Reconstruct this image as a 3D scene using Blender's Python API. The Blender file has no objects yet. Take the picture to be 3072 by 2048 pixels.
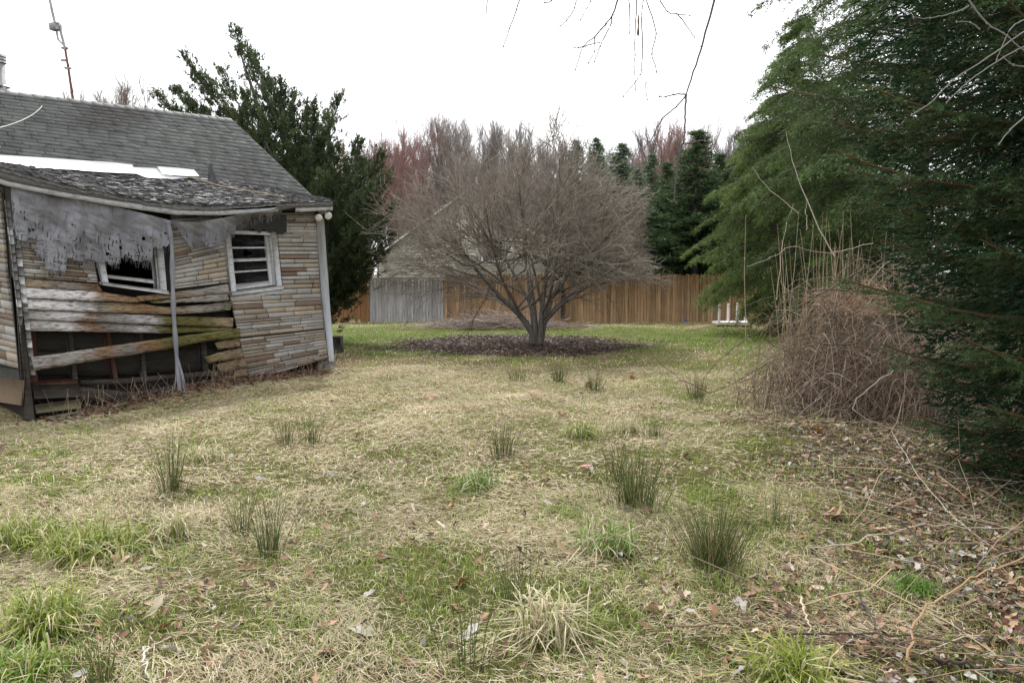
import bpy, math, random
import numpy as np
from mathutils import Vector, Matrix
random.seed(7); rng = np.random.default_rng(7)
S = bpy.context.scene
COL = S.collection

# ------------------------------------------------------------------ camera
EYE = 1.65
PITCH = math.radians(5.6)
cam_d = bpy.data.cameras.new('camera'); cam = bpy.data.objects.new('camera', cam_d); COL.objects.link(cam)
cam.location = (0, 0, EYE); cam.rotation_euler = (math.pi/2 - PITCH, 0, 0)
cam_d.lens = 24; cam_d.sensor_width = 36; cam_d.sensor_fit = 'HORIZONTAL'
cam_d.clip_start = 0.05; cam_d.clip_end = 5000
S.camera = cam
# ------------------------------------------------------------------ sky (bright high overcast) and veiled sun
SUN_EL, SUN_AZ = math.radians(52), math.radians(-12)     # azimuth from +Y towards +X
world = bpy.data.worlds.new('World'); S.world = world; world.use_nodes = True
nt = world.node_tree; nt.nodes.clear()
sk = nt.nodes.new('ShaderNodeTexSky'); sk.sky_type = 'NISHITA'; sk.sun_disc = False
sk.sun_elevation = SUN_EL; sk.sun_rotation = SUN_AZ; sk.dust_density = 4
hs = nt.nodes.new('ShaderNodeHueSaturation'); hs.inputs['Saturation'].default_value = 0.25
mx = nt.nodes.new('ShaderNodeMix'); mx.data_type = 'RGBA'; mx.inputs[0].default_value = 0.86
mx.inputs[7].default_value = (11.6, 11.7, 12.0, 1)
bg = nt.nodes.new('ShaderNodeBackground'); bg.inputs['Strength'].default_value = 0.1
wo = nt.nodes.new('ShaderNodeOutputWorld')
nt.links.new(sk.outputs[0], hs.inputs['Color']); nt.links.new(hs.outputs[0], mx.inputs[6])
nt.links.new(mx.outputs[2], bg.inputs['Color']); nt.links.new(bg.outputs[0], wo.inputs['Surface'])
sun_d = bpy.data.lights.new('sun', 'SUN'); sun_d.energy = 2.4; sun_d.angle = math.radians(6); sun_d.color = (1, 0.96, 0.9)
sun = bpy.data.objects.new('sun', sun_d); COL.objects.link(sun)
sdir = Vector((math.sin(SUN_AZ)*math.cos(SUN_EL), math.cos(SUN_AZ)*math.cos(SUN_EL), math.sin(SUN_EL)))
sun.rotation_euler = (-sdir).to_track_quat('-Z', 'Y').to_euler(); sun.location = (0, 0, 30)
S.view_settings.view_transform = 'Standard'; S.view_settings.look = 'None'
S.view_settings.exposure = 0.8; S.view_settings.gamma = 1.0; S.view_settings.use_curve_mapping = False
try:
    S.cycles.max_bounces = 6; S.cycles.diffuse_bounces = 3; S.cycles.transparent_max_bounces = 12
except Exception: pass

# ------------------------------------------------------------------ helpers: projection of measured points
CP, SP = math.cos(PITCH), math.sin(PITCH)
F = 2048.0
C0 = np.array([0, 0, EYE])
def ray(u, v):
    u = np.asarray(u, float); v = np.asarray(v, float)
    a = (u-1536)/F; b = (1024-v)/F
    return np.stack([a, b*SP+CP, b*CP-SP], -1)
def at(u, v, Y):
    d = ray(u, v); return C0 + d*(Y/d[..., 1])[..., None]
def grd(u, v, z=0.0):
    d = ray(u, v); return C0 + d*((z-EYE)/d[..., 2])[..., None]
def plane_hit(u, v, Q, n):
    d = ray(u, v); t = np.dot(Q-C0, n)/(d@n); return C0 + d*t[..., None]

# ------------------------------------------------------------------ helpers: noise
def _h(ix, iy, s):
    n = (ix.astype(np.int64)*374761393 + iy.astype(np.int64)*668265263 + s*1442695041) & 0x7fffffff
    n = ((n ^ (n >> 13))*1274126177) & 0x7fffffff
    return ((n ^ (n >> 16)) & 0xffff)/65535.0
def vnoise(x, y, s=0):
    x = np.asarray(x, float); y = np.asarray(y, float)
    ix = np.floor(x); iy = np.floor(y); fx = x-ix; fy = y-iy
    fx = fx*fx*(3-2*fx); fy = fy*fy*(3-2*fy)
    a = _h(ix, iy, s); b = _h(ix+1, iy, s); c = _h(ix, iy+1, s); d = _h(ix+1, iy+1, s)
    return (a*(1-fx)+b*fx)*(1-fy) + (c*(1-fx)+d*fx)*fy
def fbm(x, y, s=0, o=3):
    r = 0; a = .5; t = 0
    for i in range(o):
        r = r + a*vnoise(x*2**i, y*2**i, s+i*17); t += a; a *= .5
    return r/t

# ------------------------------------------------------------------ helpers: meshes
def norm(v): return v/np.maximum(np.linalg.norm(v, axis=-1, keepdims=True), 1e-9)
def raw_mesh(name, V, faces, smooth=False, col=None):
    """V (N,3); faces: list of int arrays (M,k)"""
    me = bpy.data.meshes.new(name)
    V = np.asarray(V, np.float32)
    faces = [np.asarray(f, np.int32) for f in faces if len(f)]
    me.vertices.add(len(V)); me.vertices.foreach_set('co', V.ravel())
    L = np.concatenate([f.ravel() for f in faces])
    tot = np.concatenate([np.full(len(f), f.shape[1], np.int32) for f in faces])
    me.loops.add(len(L)); me.loops.foreach_set('vertex_index', L)
    me.polygons.add(len(tot))
    st = np.zeros(len(tot), np.int32); st[1:] = np.cumsum(tot)[:-1]
    me.polygons.foreach_set('loop_start', st)
    if smooth: me.polygons.foreach_set('use_smooth', np.ones(len(tot), bool))
    me.update(calc_edges=True)
    if col is not None:
        c = np.ones((len(V), 4), np.float32); c[:, :3] = col
        at_ = me.color_attributes.new('Col', 'FLOAT_COLOR', 'POINT'); at_.data.foreach_set('color', c.ravel())
    return me
def obj(name, V, faces, mat, parent=None, smooth=False, col=None, kind=None, origin=None):
    V = np.asarray(V, float).reshape(-1, 3)
    o0 = np.array([(V[:, 0].min()+V[:, 0].max())/2, (V[:, 1].min()+V[:, 1].max())/2, V[:, 2].min()]) if origin is None else np.array(origin, float)
    me = raw_mesh(name, V-o0, faces, smooth, col); me.materials.append(mat)
    o = bpy.data.objects.new(name, me); COL.objects.link(o)
    put(o, o0, parent)
    if kind: o['kind'] = kind
    return o
WORLD = {}
def put(o, w, parent):
    WORLD[o] = np.array(w, float)
    if parent is not None:
        o.parent = parent; o.location = np.array(w, float)-WORLD[parent]
    else: o.location = w
def tag(o, label, cat, group=None, kind=None):
    o['label'] = label
    if cat: o['category'] = cat
    if group: o['group'] = group
    if kind: o['kind'] = kind
    return o
def thing(name, label, cat, loc, group=None):
    o = bpy.data.objects.new(name, None); COL.objects.link(o); o.empty_display_size = .2
    put(o, loc, None); return tag(o, label, cat, group)
def obj_empty(name, parent, loc):
    o = bpy.data.objects.new(name, None); COL.objects.link(o); o.empty_display_size = .2; put(o, loc, parent); return o
class Acc:
    def __init__(s): s.V = []; s.Q = []; s.T = []; s.C = []; s.n = 0
    def add(s, V, Q=None, T=None, col=None):
        V = np.asarray(V, float).reshape(-1, 3)
        if Q is not None and len(Q): s.Q.append(np.asarray(Q)+s.n)
        if T is not None and len(T): s.T.append(np.asarray(T)+s.n)
        s.V.append(V); s.n += len(V)
        if col is not None: s.C.append(np.broadcast_to(np.asarray(col, float), (len(V), 3)))
    def build(s, name, mat, parent=None, smooth=False, kind=None, origin=None):
        V = np.concatenate(s.V); f = []
        if s.Q: f.append(np.concatenate(s.Q))
        if s.T: f.append(np.concatenate(s.T))
        c = np.concatenate(s.C) if s.C else None
        return obj(name, V, f, mat, parent, smooth, c, kind, origin)
def tubes(P, R, sides=3):
    """P (N,K,3) R (N,K) -> V, Q"""
    P = np.asarray(P, float); N, K, _ = P.shape; R = np.broadcast_to(R, (N, K))
    T = norm(np.gradient(P, axis=1))
    ref = np.where(np.abs(T[..., 2:3]) > .9, np.array([1., 0, 0]), np.array([0, 0, 1.]))
    a = norm(np.cross(T, ref)); b = np.cross(T, a)
    th = np.arange(sides)/sides*2*np.pi
    V = P[:, :, None, :] + R[:, :, None, None]*(a[:, :, None, :]*np.cos(th)[None, None, :, None] + b[:, :, None, :]*np.sin(th)[None, None, :, None])
    i = np.arange(N)[:, None, None]*K*sides + np.arange(K-1)[None, :, None]*sides
    j = np.arange(sides)[None, None, :]; j2 = (j+1) % sides
    Q = np.stack([i+j, i+j2, i+sides+j2, i+sides+j], -1).reshape(-1, 4)
    return V.reshape(-1, 3), Q
def tube1(pts, rad, sides=6, acc=None, col=None, cap=True):
    pts = np.asarray(pts, float)[None]; r = np.broadcast_to(np.asarray(rad, float), pts.shape[1:2])[None]
    V, Q = tubes(pts, r, sides)
    K = pts.shape[1]
    T = []
    if cap:
        for e in (0, (K-1)*sides):
            T += [[e, e+k, e+k+1] for k in range(1, sides-1)]
    if acc is None: return V, Q, T
    acc.add(V, Q, T, col)
def prism(front, d):
    """front polygon (k,3) extruded by vector d -> V, faces"""
    f = np.asarray(front, float); k = len(f)
    V = np.concatenate([f, f+np.asarray(d, float)])
    q = [[i, (i+1) % k, (i+1) % k+k, i+k] for i in range(k)]
    return V, [np.array([list(range(k))]), np.array([list(range(2*k-1, k-1, -1))]), np.array(q)]
def boxw(lo, hi):
    x0, y0, z0 = lo; x1, y1, z1 = hi
    return prism([(x0, y0, z0), (x1, y0, z0), (x1, y0, z1), (x0, y0, z1)], (0, y1-y0, 0))
def spline(pts, n):
    p = np.asarray(pts, float)
    s = np.concatenate([[0], np.cumsum(np.linalg.norm(np.diff(p, axis=0), axis=1))]); s /= s[-1]
    # catmull-rom
    t = np.linspace(0, 1, n); out = []
    q = np.vstack([2*p[0]-p[1], p, 2*p[-1]-p[-2]])
    for x in t:
        i = min(np.searchsorted(s, x, 'right')-1, len(p)-2); f = (x-s[i])/(s[i+1]-s[i])
        a, b, c, d = q[i], q[i+1], q[i+2], q[i+3]
        out.append(.5*((2*b)+(c-a)*f+(2*a-5*b+4*c-d)*f*f+(3*b-a-3*c+d)*f**3))
    return np.array(out)
def leaftris(Cn, D, L, W):
    N = len(Cn); D = norm(D); s = norm(np.cross(D, rng.normal(size=(N, 3)))); L = np.broadcast_to(L, (N,))[:, None]; W = np.broadcast_to(W, (N,))[:, None]
    return np.stack([Cn+s*W*.5, Cn-s*W*.5, Cn+D*L], 1).reshape(-1, 3), np.arange(N*3).reshape(N, 3)
def leafquads(Cn, D, L, W, flat=None):
    """small pointed leaves: centres base Cn, dir D, length L, width W -> V(4 each), Q"""
    N = len(Cn); D = norm(D)
    r = rng.normal(size=(N, 3)) if flat is None else flat
    s = norm(np.cross(D, r)); L = np.broadcast_to(L, (N,))[:, None]; W = np.broadcast_to(W, (N,))[:, None]
    V = np.stack([Cn, Cn+D*L*.5+s*W*.5, Cn+D*L, Cn+D*L*.5-s*W*.5], 1).reshape(-1, 3)
    Q = np.arange(N*4).reshape(N, 4)
    return V, Q

# ------------------------------------------------------------------ materials
def lin(r, g, b):
    f = lambda c: (c/255/12.92) if c/255 <= .04045 else ((c/255+.055)/1.055)**2.4
    return (f(r), f(g), f(b))
def new_mat(name):
    m = bpy.data.materials.new(name); m.use_nodes = True; n = m.node_tree
    return m, n, n.nodes['Principled BSDF'], n.nodes['Material Output']
def N(n, t, **kw):
    x = n.nodes.new(t)
    for k, v in kw.items(): setattr(x, k, v)
    return x
def pos_map(n, rot=0.0, scale=(1, 1, 1)):
    g = N(n, 'ShaderNodeNewGeometry'); m = N(n, 'ShaderNodeMapping')
    m.inputs['Rotation'].default_value = (0, 0, rot); m.inputs['Scale'].default_value = scale
    n.links.new(g.outputs['Position'], m.inputs['Vector']); return m.outputs[0]
def noise(n, vec, scale, detail=4, rough=.6):
    t = N(n, 'ShaderNodeTexNoise'); t.inputs['Scale'].default_value = scale; t.inputs['Detail'].default_value = detail
    t.inputs['Roughness'].default_value = rough; n.links.new(vec, t.inputs['Vector']); return t.outputs['Fac']
def ramp(n, fac, stops):
    r = N(n, 'ShaderNodeValToRGB'); e = r.color_ramp.elements
    while len(e) < len(stops): e.new(.5)
    for i, (p, c) in enumerate(stops):
        e[i].position = p; e[i].color = (*c, 1) if len(c) == 3 else c
    n.links.new(fac, r.inputs[0]); return r.outputs[0]
def mixc(n, fac, a, b, mode='MIX'):
    m = N(n, 'ShaderNodeMix', data_type='RGBA', blend_type=mode)
    for sock, v in ((m.inputs[0], fac), (m.inputs[6], a), (m.inputs[7], b)):
        if isinstance(v, (int, float)): sock.default_value = v
        elif isinstance(v, tuple): sock.default_value = (*v, 1) if len(v) == 3 else v
        else: n.links.new(v, sock)
    return m.outputs[2]
def bump(n, fac, strength, dist, bs):
    b = N(n, 'ShaderNodeBump'); b.inputs['Strength'].default_value = strength; b.inputs['Distance'].default_value = dist
    n.links.new(fac, b.inputs['Height']); n.links.new(b.outputs[0], bs.inputs['Normal'])
def rnd(n): return N(n, 'ShaderNodeObjectInfo').outputs['Random']
def surf(name, a, b, scale=8, rough=.85, rot=0., stretch=(1, 1, 1), bmp=.3, bdist=.01, var=.0, c=None, spec=.3, attr=False, attr_amt=1.0):
    """two (three) tone noisy surface; var = per-object brightness spread; attr = multiply by colour attribute"""
    m, n, bs, out = new_mat(name)
    v = pos_map(n, rot, stretch)
    f1 = noise(n, v, scale, 5, .65)
    st = [(.3, a), (.7, b)] if c is None else [(.28, a), (.5, b), (.75, c)]
    colr = ramp(n, f1, st)
    if attr:
        A = N(n, 'ShaderNodeAttribute', attribute_name='Col')
        colr = mixc(n, attr_amt, colr, A.outputs['Color'], 'MULTIPLY')
    if var:
        mr = N(n, 'ShaderNodeMapRange'); mr.inputs[3].default_value = 1-var; mr.inputs[4].default_value = 1+var
        n.links.new(rnd(n), mr.inputs[0])
        vm = N(n, 'ShaderNodeVectorMath', operation='SCALE'); n.links.new(colr, vm.inputs[0]); n.links.new(mr.outputs[0], vm.inputs['Scale'])
        colr = vm.outputs[0]
    n.links.new(colr, bs.inputs['Base Color'])
    bs.inputs['Roughness'].default_value = rough; bs.inputs['Specular IOR Level'].default_value = spec
    if bmp: bump(n, noise(n, v, scale*3, 4, .7), bmp, bdist, bs)
    return m
def leaf_mat(name, transl=.3, rough=.6, tint=(1, 1, 1), spec=.3):
    m, n, bs, out = new_mat(name)
    A = N(n, 'ShaderNodeAttribute', attribute_name='Col')
    c = mixc(n, 1.0, A.outputs['Color'], tint, 'MULTIPLY')
    n.links.new(c, bs.inputs['Base Color']); bs.inputs['Roughness'].default_value = rough; bs.inputs['Specular IOR Level'].default_value = spec
    if transl:
        t = N(n, 'ShaderNodeBsdfTranslucent'); n.links.new(c, t.inputs['Color'])
        mixs = N(n, 'ShaderNodeMixShader'); mixs.inputs[0].default_value = transl
        n.links.new(bs.outputs[0], mixs.inputs[1]); n.links.new(t.outputs[0], mixs.inputs[2]); n.links.new(mixs.outputs[0], out.inputs['Surface'])
    return m
M_leaf = leaf_mat('foliage', .22, .55); M_grass = leaf_mat('grass_blade', .3, .55); M_dead = leaf_mat('dead_leaf', .12, .6)
M_needle = leaf_mat('needle', .2, .55, spec=.2); M_hem = leaf_mat('hemlock_needle', .3, .65, spec=.12)
M_stem = leaf_mat('dry_stem', 0, .8)

# ================================================================== TERRAIN
A = np.array([-6.0, 8.4, 0.0]); B = grd(988, 1104); B[2] = 0
w = (B-A); WL = np.linalg.norm(w); w = w/WL; n_ = np.array([w[1], -w[0], 0.0])
UP = np.array([0, 0, 1.0])
WROT = -math.atan2(w[1], w[0])
def house_inside(x, y):
    s = (x-A[0])*w[0]+(y-A[1])*w[1]; o = (x-A[0])*n_[0]+(y-A[1])*n_[1]
    return (s > -.02) & (s < WL) & (o < .02) & (o > -6)
def gh(x, y):
    x = np.asarray(x, float); y = np.asarray(y, float)
    near = np.exp(-((x+6.1)**2+(y-8.3)**2)/(2*1.4**2))
    z = (fbm(x*.6, y*.6, 3)-.5)*.10 + (fbm(x*2.2, y*2.2, 5)-.5)*.035 - .15*near
    z = z*np.clip((40-y)/10, 0, 1)
    return z
def axis(fine_lo, fine_hi, step, far):
    a = np.arange(fine_lo, fine_hi, step); out = [a]
    s = step*2; p = a[-1]; q = a[0]; R = []; L = []
    while p < far: p += s; R.append(p); s *= 1.6
    s = step*2
    while q > -far: q -= s; L.append(q); s *= 1.6
    return np.concatenate([np.array(L[::-1]), a, np.array(R)])
gx = axis(-14, 14, .22, 1800); gy = axis(0, 26, .22, 1800)
GX, GY = np.meshgrid(gx, gy); GZ = gh(GX, GY)
nx, ny = len(gx), len(gy)
I = np.arange(nx*ny).reshape(ny, nx)
Qg = np.stack([I[:-1, :-1], I[:-1, 1:], I[1:, 1:], I[1:, :-1]], -1).reshape(-1, 4)
def mulch_r(x, y): return np.sqrt(((x-.15)/3.2)**2+((y-16.1)/2.5)**2) + (fbm(x*1.1, y*1.1, 31)-.5)*.5
def litter_w(x, y):      # where dead leaves and bare soil take over (right-hand side under the conifers)
    e = 1.15+.27*(y-2.6)+(fbm(x*.9, y*.9, 41)-.5)*1.6
    return np.clip((x-e)/1.0, 0, 1)*np.clip((15-y)/3, 0, 1)
def green_p(x, y):
    base = np.interp(y, [2, 4.5, 6.5, 9, 13, 14.5, 17, 20.5, 21.5, 23], [.64, .60, .50, .36, .36, .55, 1.05, 1.0, .45, .35])
    base = base + np.clip((x-.2)/2.5, 0, 1)*.26*(y < 13)
    return np.clip(base + (fbm(x*.55, y*.55, 11)-.5)*.3 + (fbm(x*2.6, y*2.6, 13)-.5)*1.2, .02, .97)
gcol = np.zeros((nx*ny, 3))
fx, fy = GX.ravel(), GY.ravel()
gp = green_p(fx, fy)[:, None]
soil = np.array([.085, .066, .042]); straw_c = np.array([.30, .25, .155]); green_c = np.array([.15, .165, .055])
gcol = (1-gp)*straw_c + gp*green_c
gcol = gcol*(.55+.5*fbm(fx*3, fy*3, 8))[:, None]*np.interp(fy, [2, 5, 9], [.55, .7, 1.])[:, None]
lw = litter_w(fx, fy)[:, None]; gcol = gcol*(1-lw) + lw*soil
mr_ = np.clip((1.0-mulch_r(fx, fy))/.15, 0, 1)[:, None]; gcol = gcol*(1-mr_)+mr_*np.array([.045, .03, .024])
bey = np.clip((fy-23.5)/1, 0, 1)[:, None]; gcol = gcol*(1-bey)+bey*np.array([.10, .085, .05])
M_ground = surf('ground_mat', (.55, .5, .45), (1.25, 1.2, 1.1), 22, .95, bmp=.8, bdist=.03, attr=True, spec=.1)
ground = obj('ground', np.stack([fx, fy, GZ.ravel()], -1), [Qg], M_ground, None, True, gcol, origin=(0, 0, 0)); ground['kind'] = 'structure'
tag(ground, 'rough lawn and soil of the back yard', 'ground')

# ================================================================== DERELICT HOUSE
W0 = lambda u, v, off=0.0: plane_hit(u, v, A+n_*off, n_)
Wn = lambda u, v, off=0.0: plane_hit(u, v, A, n_) + n_*off
E0 = lambda u, v, off=0.0: plane_hit(u, v, A-w*off, -w)
house = thing('derelict_house', 'collapsing cottage with grey shingle roof, imitation stone siding and rotten clapboards', 'house', A)
# --- materials
def brick_mat(name, a, b, c):
    m, n, bs, out = new_mat(name)
    v = pos_map(n, WROT, (1, 1, 1)); f = noise(n, v, 90, 3, .6); f2 = noise(n, v, 2, 4, .6)
    colr = ramp(n, f, [(.3, a), (.55, b), (.75, c)])
    colr = mixc(n, 1.0, colr, ramp(n, f2, [(.25, (.72, .7, .68)), (.65, (1.05, 1.03, 1.0))]), 'MULTIPLY')
    mr = N(n, 'ShaderNodeMapRange'); mr.inputs[3].default_value = .82; mr.inputs[4].default_value = 1.15
    n.links.new(rnd(n), mr.inputs[0])
    vm = N(n, 'ShaderNodeVectorMath', operation='SCALE'); n.links.new(colr, vm.inputs[0]); n.links.new(mr.outputs[0], vm.inputs['Scale'])
    n.links.new(vm.outputs[0], bs.inputs['Base Color']); bs.inputs['Roughness'].default_value = .9; bs.inputs['Specular IOR Level'].default_value = .2
    vo = N(n, 'ShaderNodeTexVoronoi'); vo.feature = 'DISTANCE_TO_EDGE'; vo.inputs['Scale'].default_value = 22
    n.links.new(v, vo.inputs['Vector']); cr = ramp(n, vo.outputs['Distance'], [(.0, (0, 0, 0)), (.12, (1, 1, 1))])
    bump(n, cr, .35, .004, bs)
    return m
BR = [brick_mat('stone_grey', (.24, .236, .228), (.36, .354, .342), (.45, .445, .43)),
      brick_mat('stone_tan', (.24, .21, .17), (.345, .30, .245), (.40, .355, .30)),
      brick_mat('stone_rust', (.14, .10, .078), (.21, .155, .12), (.26, .20, .16)),
      brick_mat('stone_dun', (.175, .155, .135), (.26, .235, .20), (.31, .285, .25))]
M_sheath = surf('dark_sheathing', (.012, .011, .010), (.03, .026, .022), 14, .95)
def roof_mat():
    m = surf('roof_shingle', (.075, .078, .076), (.125, .13, .127), 5, .9, c=(.16, .165, .16), bmp=.5, bdist=.006, var=.11)
    n = m.node_tree; bs = n.nodes['Principled BSDF']; src = bs.inputs['Base Color'].links[0].from_socket
    f = noise(n, pos_map(n, WROT, (1.0, .22, .22)), 1.1, 2, .5)
    n.links.new(mixc(n, 1., src, ramp(n, f, [(.32, (.72, .67, .65)), (.5, (1, 1, 1)), (.75, (1.15, 1.15, 1.1))]), 'MULTIPLY'), bs.inputs['Base Color'])
    return m
M_shing = roof_mat()
M_shing_far = surf('roof_shingle_far', (.07, .073, .071), (.115, .12, .117), 5, .9, c=(.145, .15, .146), bmp=.5, bdist=.006, var=.14)
M_cap = surf('ridge_cap_mat', (.15, .155, .15), (.24, .245, .235), 9, .9, var=.1)
M_rot = surf('rotten_roofing', (.04, .038, .038), (.12, .118, .118), 16, .95, rot=WROT, stretch=(.5, 1.5, 3), c=(.27, .265, .27), bmp=.8, bdist=.02)
M_white = surf('white_sheet', (.84, .85, .86), (.92, .92, .92), 3, .35, bmp=0, spec=.5)
M_paint = surf('peeling_paint', (.20, .19, .18), (.40, .41, .42), 12, .7, rot=WROT, stretch=(.6, 1, 2), c=(.47, .48, .50), bmp=.5, bdist=.004)
M_post = surf('corner_board_paint', (.24, .25, .26), (.36, .38, .41), 7, .65, stretch=(2, 2, .35), c=(.42, .44, .47), bmp=.5, bdist=.006)
M_drip = surf('weathered_drip_edge', (.09, .09, .088), (.19, .19, .185), 18, .9, rot=WROT, stretch=(.4, 1, 2))
M_stud = surf('old_framing', (.035, .014, .009), (.085, .034, .02), 9, .85, stretch=(2, 2, .3))
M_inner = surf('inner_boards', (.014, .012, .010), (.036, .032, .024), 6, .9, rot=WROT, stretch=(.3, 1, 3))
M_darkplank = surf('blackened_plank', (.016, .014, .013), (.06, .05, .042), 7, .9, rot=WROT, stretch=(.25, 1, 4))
M_conc = surf('concrete', (.22, .22, .21), (.36, .36, .34), 15, .95, bmp=.6)
M_concd = surf('dark_concrete', (.05, .052, .045), (.10, .10, .085), 12, .95, bmp=.6)
M_rust = surf('rusty_metal', (.10, .04, .02), (.22, .10, .06), 30, .8)
M_metal = surf('grey_metal', (.18, .18, .19), (.34, .34, .35), 20, .5, spec=.5)
M_cable = surf('pale_cable', (.35, .34, .32), (.5, .49, .46), 20, .6)
M_tan = surf('tan_stick', (.20, .17, .11), (.36, .31, .20), 12, .8)
M_brownpanel = surf('brown_panel', (.07, .045, .024), (.13, .088, .046), 4, .8, c=(.10, .07, .04))
m, n, bs, out = new_mat('grimy_glass'); M_glass = m
v_ = pos_map(n); f = noise(n, v_, 30, 5, .7)
n.links.new(ramp(n, f, [(.45, (.006, .006, .007)), (.85, (.05, .05, .05))]), bs.inputs['Base Color'])
bs.inputs['Roughness'].default_value = .15; bs.inputs['Specular IOR Level'].default_value = .15
tr = N(n, 'ShaderNodeBsdfTransparent'); ms = N(n, 'ShaderNodeMixShader'); ms.inputs[0].default_value = .55
n.links.new(tr.outputs[0], ms.inputs[1]); n.links.new(bs.outputs[0], ms.inputs[2]); n.links.new(ms.outputs[0], out.inputs['Surface'])
# clapboard: attribute colour with peeling mask
m, n, bs, out = new_mat('old_clapboard'); M_clap = m
v = pos_map(n, WROT, (1.2, 1, 7)); At = N(n, 'ShaderNodeAttribute', attribute_name='Col')
f = noise(n, v, 9, 6, .7); f2 = noise(n, pos_map(n, WROT, (.5, 1, 22)), 6, 5, .7)
peel = ramp(n, f, [(.42, (.42, .34, .27)), (.50, (1.1, 1.1, 1.1))])
peel = mixc(n, .4, peel, ramp(n, f2, [(.3, (.5, .48, .45)), (.7, (1.2, 1.2, 1.2))]), 'MULTIPLY')
n.links.new(mixc(n, 1.0, At.outputs['Color'], peel, 'MULTIPLY'), bs.inputs['Base Color'])
bs.inputs['Roughness'].default_value = .85; bs.inputs['Specular IOR Level'].default_value = .2
bump(n, f2, .35, .006, bs)

def part(name, V, faces, mat, parent=house, **k): return obj(name, V, faces, mat, parent, **k)
def slab(name, px, off, th, mat, parent=house, fn=Wn, nrm=None, **k):
    nrm = n_ if nrm is None else nrm
    P = fn(np.array([p[0] for p in px]), np.array([p[1] for p in px]), off)
    return part(name, *prism(P, -nrm*th), mat, parent, **k)

# --- sheathing behind the siding (openings left for windows and the broken wall)
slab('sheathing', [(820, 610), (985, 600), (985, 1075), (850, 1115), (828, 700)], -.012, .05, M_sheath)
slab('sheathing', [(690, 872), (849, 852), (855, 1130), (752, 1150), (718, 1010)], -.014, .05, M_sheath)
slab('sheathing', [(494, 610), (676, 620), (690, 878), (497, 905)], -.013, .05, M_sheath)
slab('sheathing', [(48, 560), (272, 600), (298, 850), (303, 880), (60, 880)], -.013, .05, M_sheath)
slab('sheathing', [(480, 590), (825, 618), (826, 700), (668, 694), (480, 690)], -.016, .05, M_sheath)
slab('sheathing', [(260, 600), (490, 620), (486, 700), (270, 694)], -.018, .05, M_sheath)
# --- imitation-stone bricks
def bricks(tL, tR, parent, fn, nrm, hts, wmin, wmax, xfix=None, gap=1.3, probs=(.5, .19, .15, .16)):
    """tL,tR: left/right border polylines as lists (x,y) with matching param; hts row heights in px"""
    tl = np.array(tL, float); trr = np.array(tR, float)
    H = tl[-1, 1]-tl[0, 1]; t = 0.0; k = 0
    while t < 1:
        h = random.choice(hts)/H; t1 = min(1, t+h)
        if (1-t1)*H < 6: t1 = 1
        def pt(a, tt):
            pl = np.array([np.interp(tt, np.linspace(0, 1, len(tl)), tl[:, 0]), np.interp(tt, np.linspace(0, 1, len(tl)), tl[:, 1])])
            pr = np.array([np.interp(tt, np.linspace(0, 1, len(trr)), trr[:, 0]), np.interp(tt, np.linspace(0, 1, len(trr)), trr[:, 1])])
            return pl*(1-a)+pr*a
        tm = (t+t1)/2; p0 = pt(0, tm); p1 = pt(1, tm); Wd = p1[0]-p0[0]
        a = 0.0
        if xfix:
            xs = xfix(p0[1]*.3+p1[1]*.7)
            if xs is not None: a = max(0, (xs-p0[0])/Wd)
        while a < .999:
            b = a + random.uniform(wmin, wmax)/Wd
            if b > 1-.55*wmin/Wd: b = 1
            dh = gap*1.15/H/2; dw = gap*1.7/Wd/2
            c = [pt(a+dw, t+dh), pt(b-dw, t+dh), pt(b-dw, t1-dh), pt(a+dw, t1-dh)]
            c = np.array(c); cen = c.mean(0)
            jog = random.uniform(-.003, .004)
            P0 = fn(c[:, 0], c[:, 1]) + nrm*(.012+jog)
            ins = .35/np.array([max(2.7, (c[1, 0]-c[0, 0])/2), max(2.7, (c[2, 1]-c[1, 1])/2)])
            ci = cen+(c-cen)*(1-ins)
            P1 = fn(ci[:, 0], ci[:, 1]) + nrm*(.016+jog)
            Pb = fn(c[:, 0], c[:, 1]) - nrm*.011
            V = np.concatenate([P1, P0, Pb])
            q = [[0, 1, 2, 3]]
            for i in range(4):
                j = (i+1) % 4; q += [[4+i, 4+j, j, i], [8+i, 8+j, 4+j, 4+i]]
            part('brick', V, [np.array(q)], random.choices(BR, probs)[0], parent)
            a = b
        t = t1
siding = obj_empty('stone_siding', house, A)
HT = [8, 9, 10, 13, 16]
def win_x(y):
    if y < 690: return 700
    if y < 862: return 827+(y-696)*.1+3
    return None
bricks([(664, 640), (672, 716), (689, 890), (716, 1012)], [(944, 637), (951, 720), (961, 880), (972, 985)], siding, W0, n_, HT, 32, 105, win_x)
bricks([(717, 1016), (730, 1075), (750, 1142)], [(972, 988), (980, 1035), (984, 1074)], siding, W0, n_, HT, 32, 105)
bricks([(512, 640), (513, 760), (517, 868)], [(664, 636), (672, 720), (684, 848)], siding, W0, n_, HT, 32, 95)
bricks([(52, 640), (58, 740), (64, 834)], [(272, 650), (281, 770), (293, 848)], siding, W0, n_, HT, 30, 90, None, 1.4, (.25, .25, .2, .3))
bricks([(-150, 560), (-150, 800), (-150, 1052)], [(4, 575), (24, 830), (67, 1108)], siding, E0, -w, [14, 15, 17, 24], 28, 80, None, 1.5, (.36, .2, .2, .24))
# end wall backing, foundation, leaning panel
slab('sheathing', [(-200, 540), (10, 560), (28, 830), (72, 1110), (-200, 1060)], -.012, .06, M_sheath, house, E0, -w)
slab('foundation', [(-200, 1064), (68, 1112), (74, 1190), (-200, 1150)], .02, .15, M_concd, house, E0, -w)
slab('fallen_panel', [(-200, 1098), (68, 1142), (64, 1216), (-200, 1175)], .12, .02, M_brownpanel, house, E0, -w)
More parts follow.
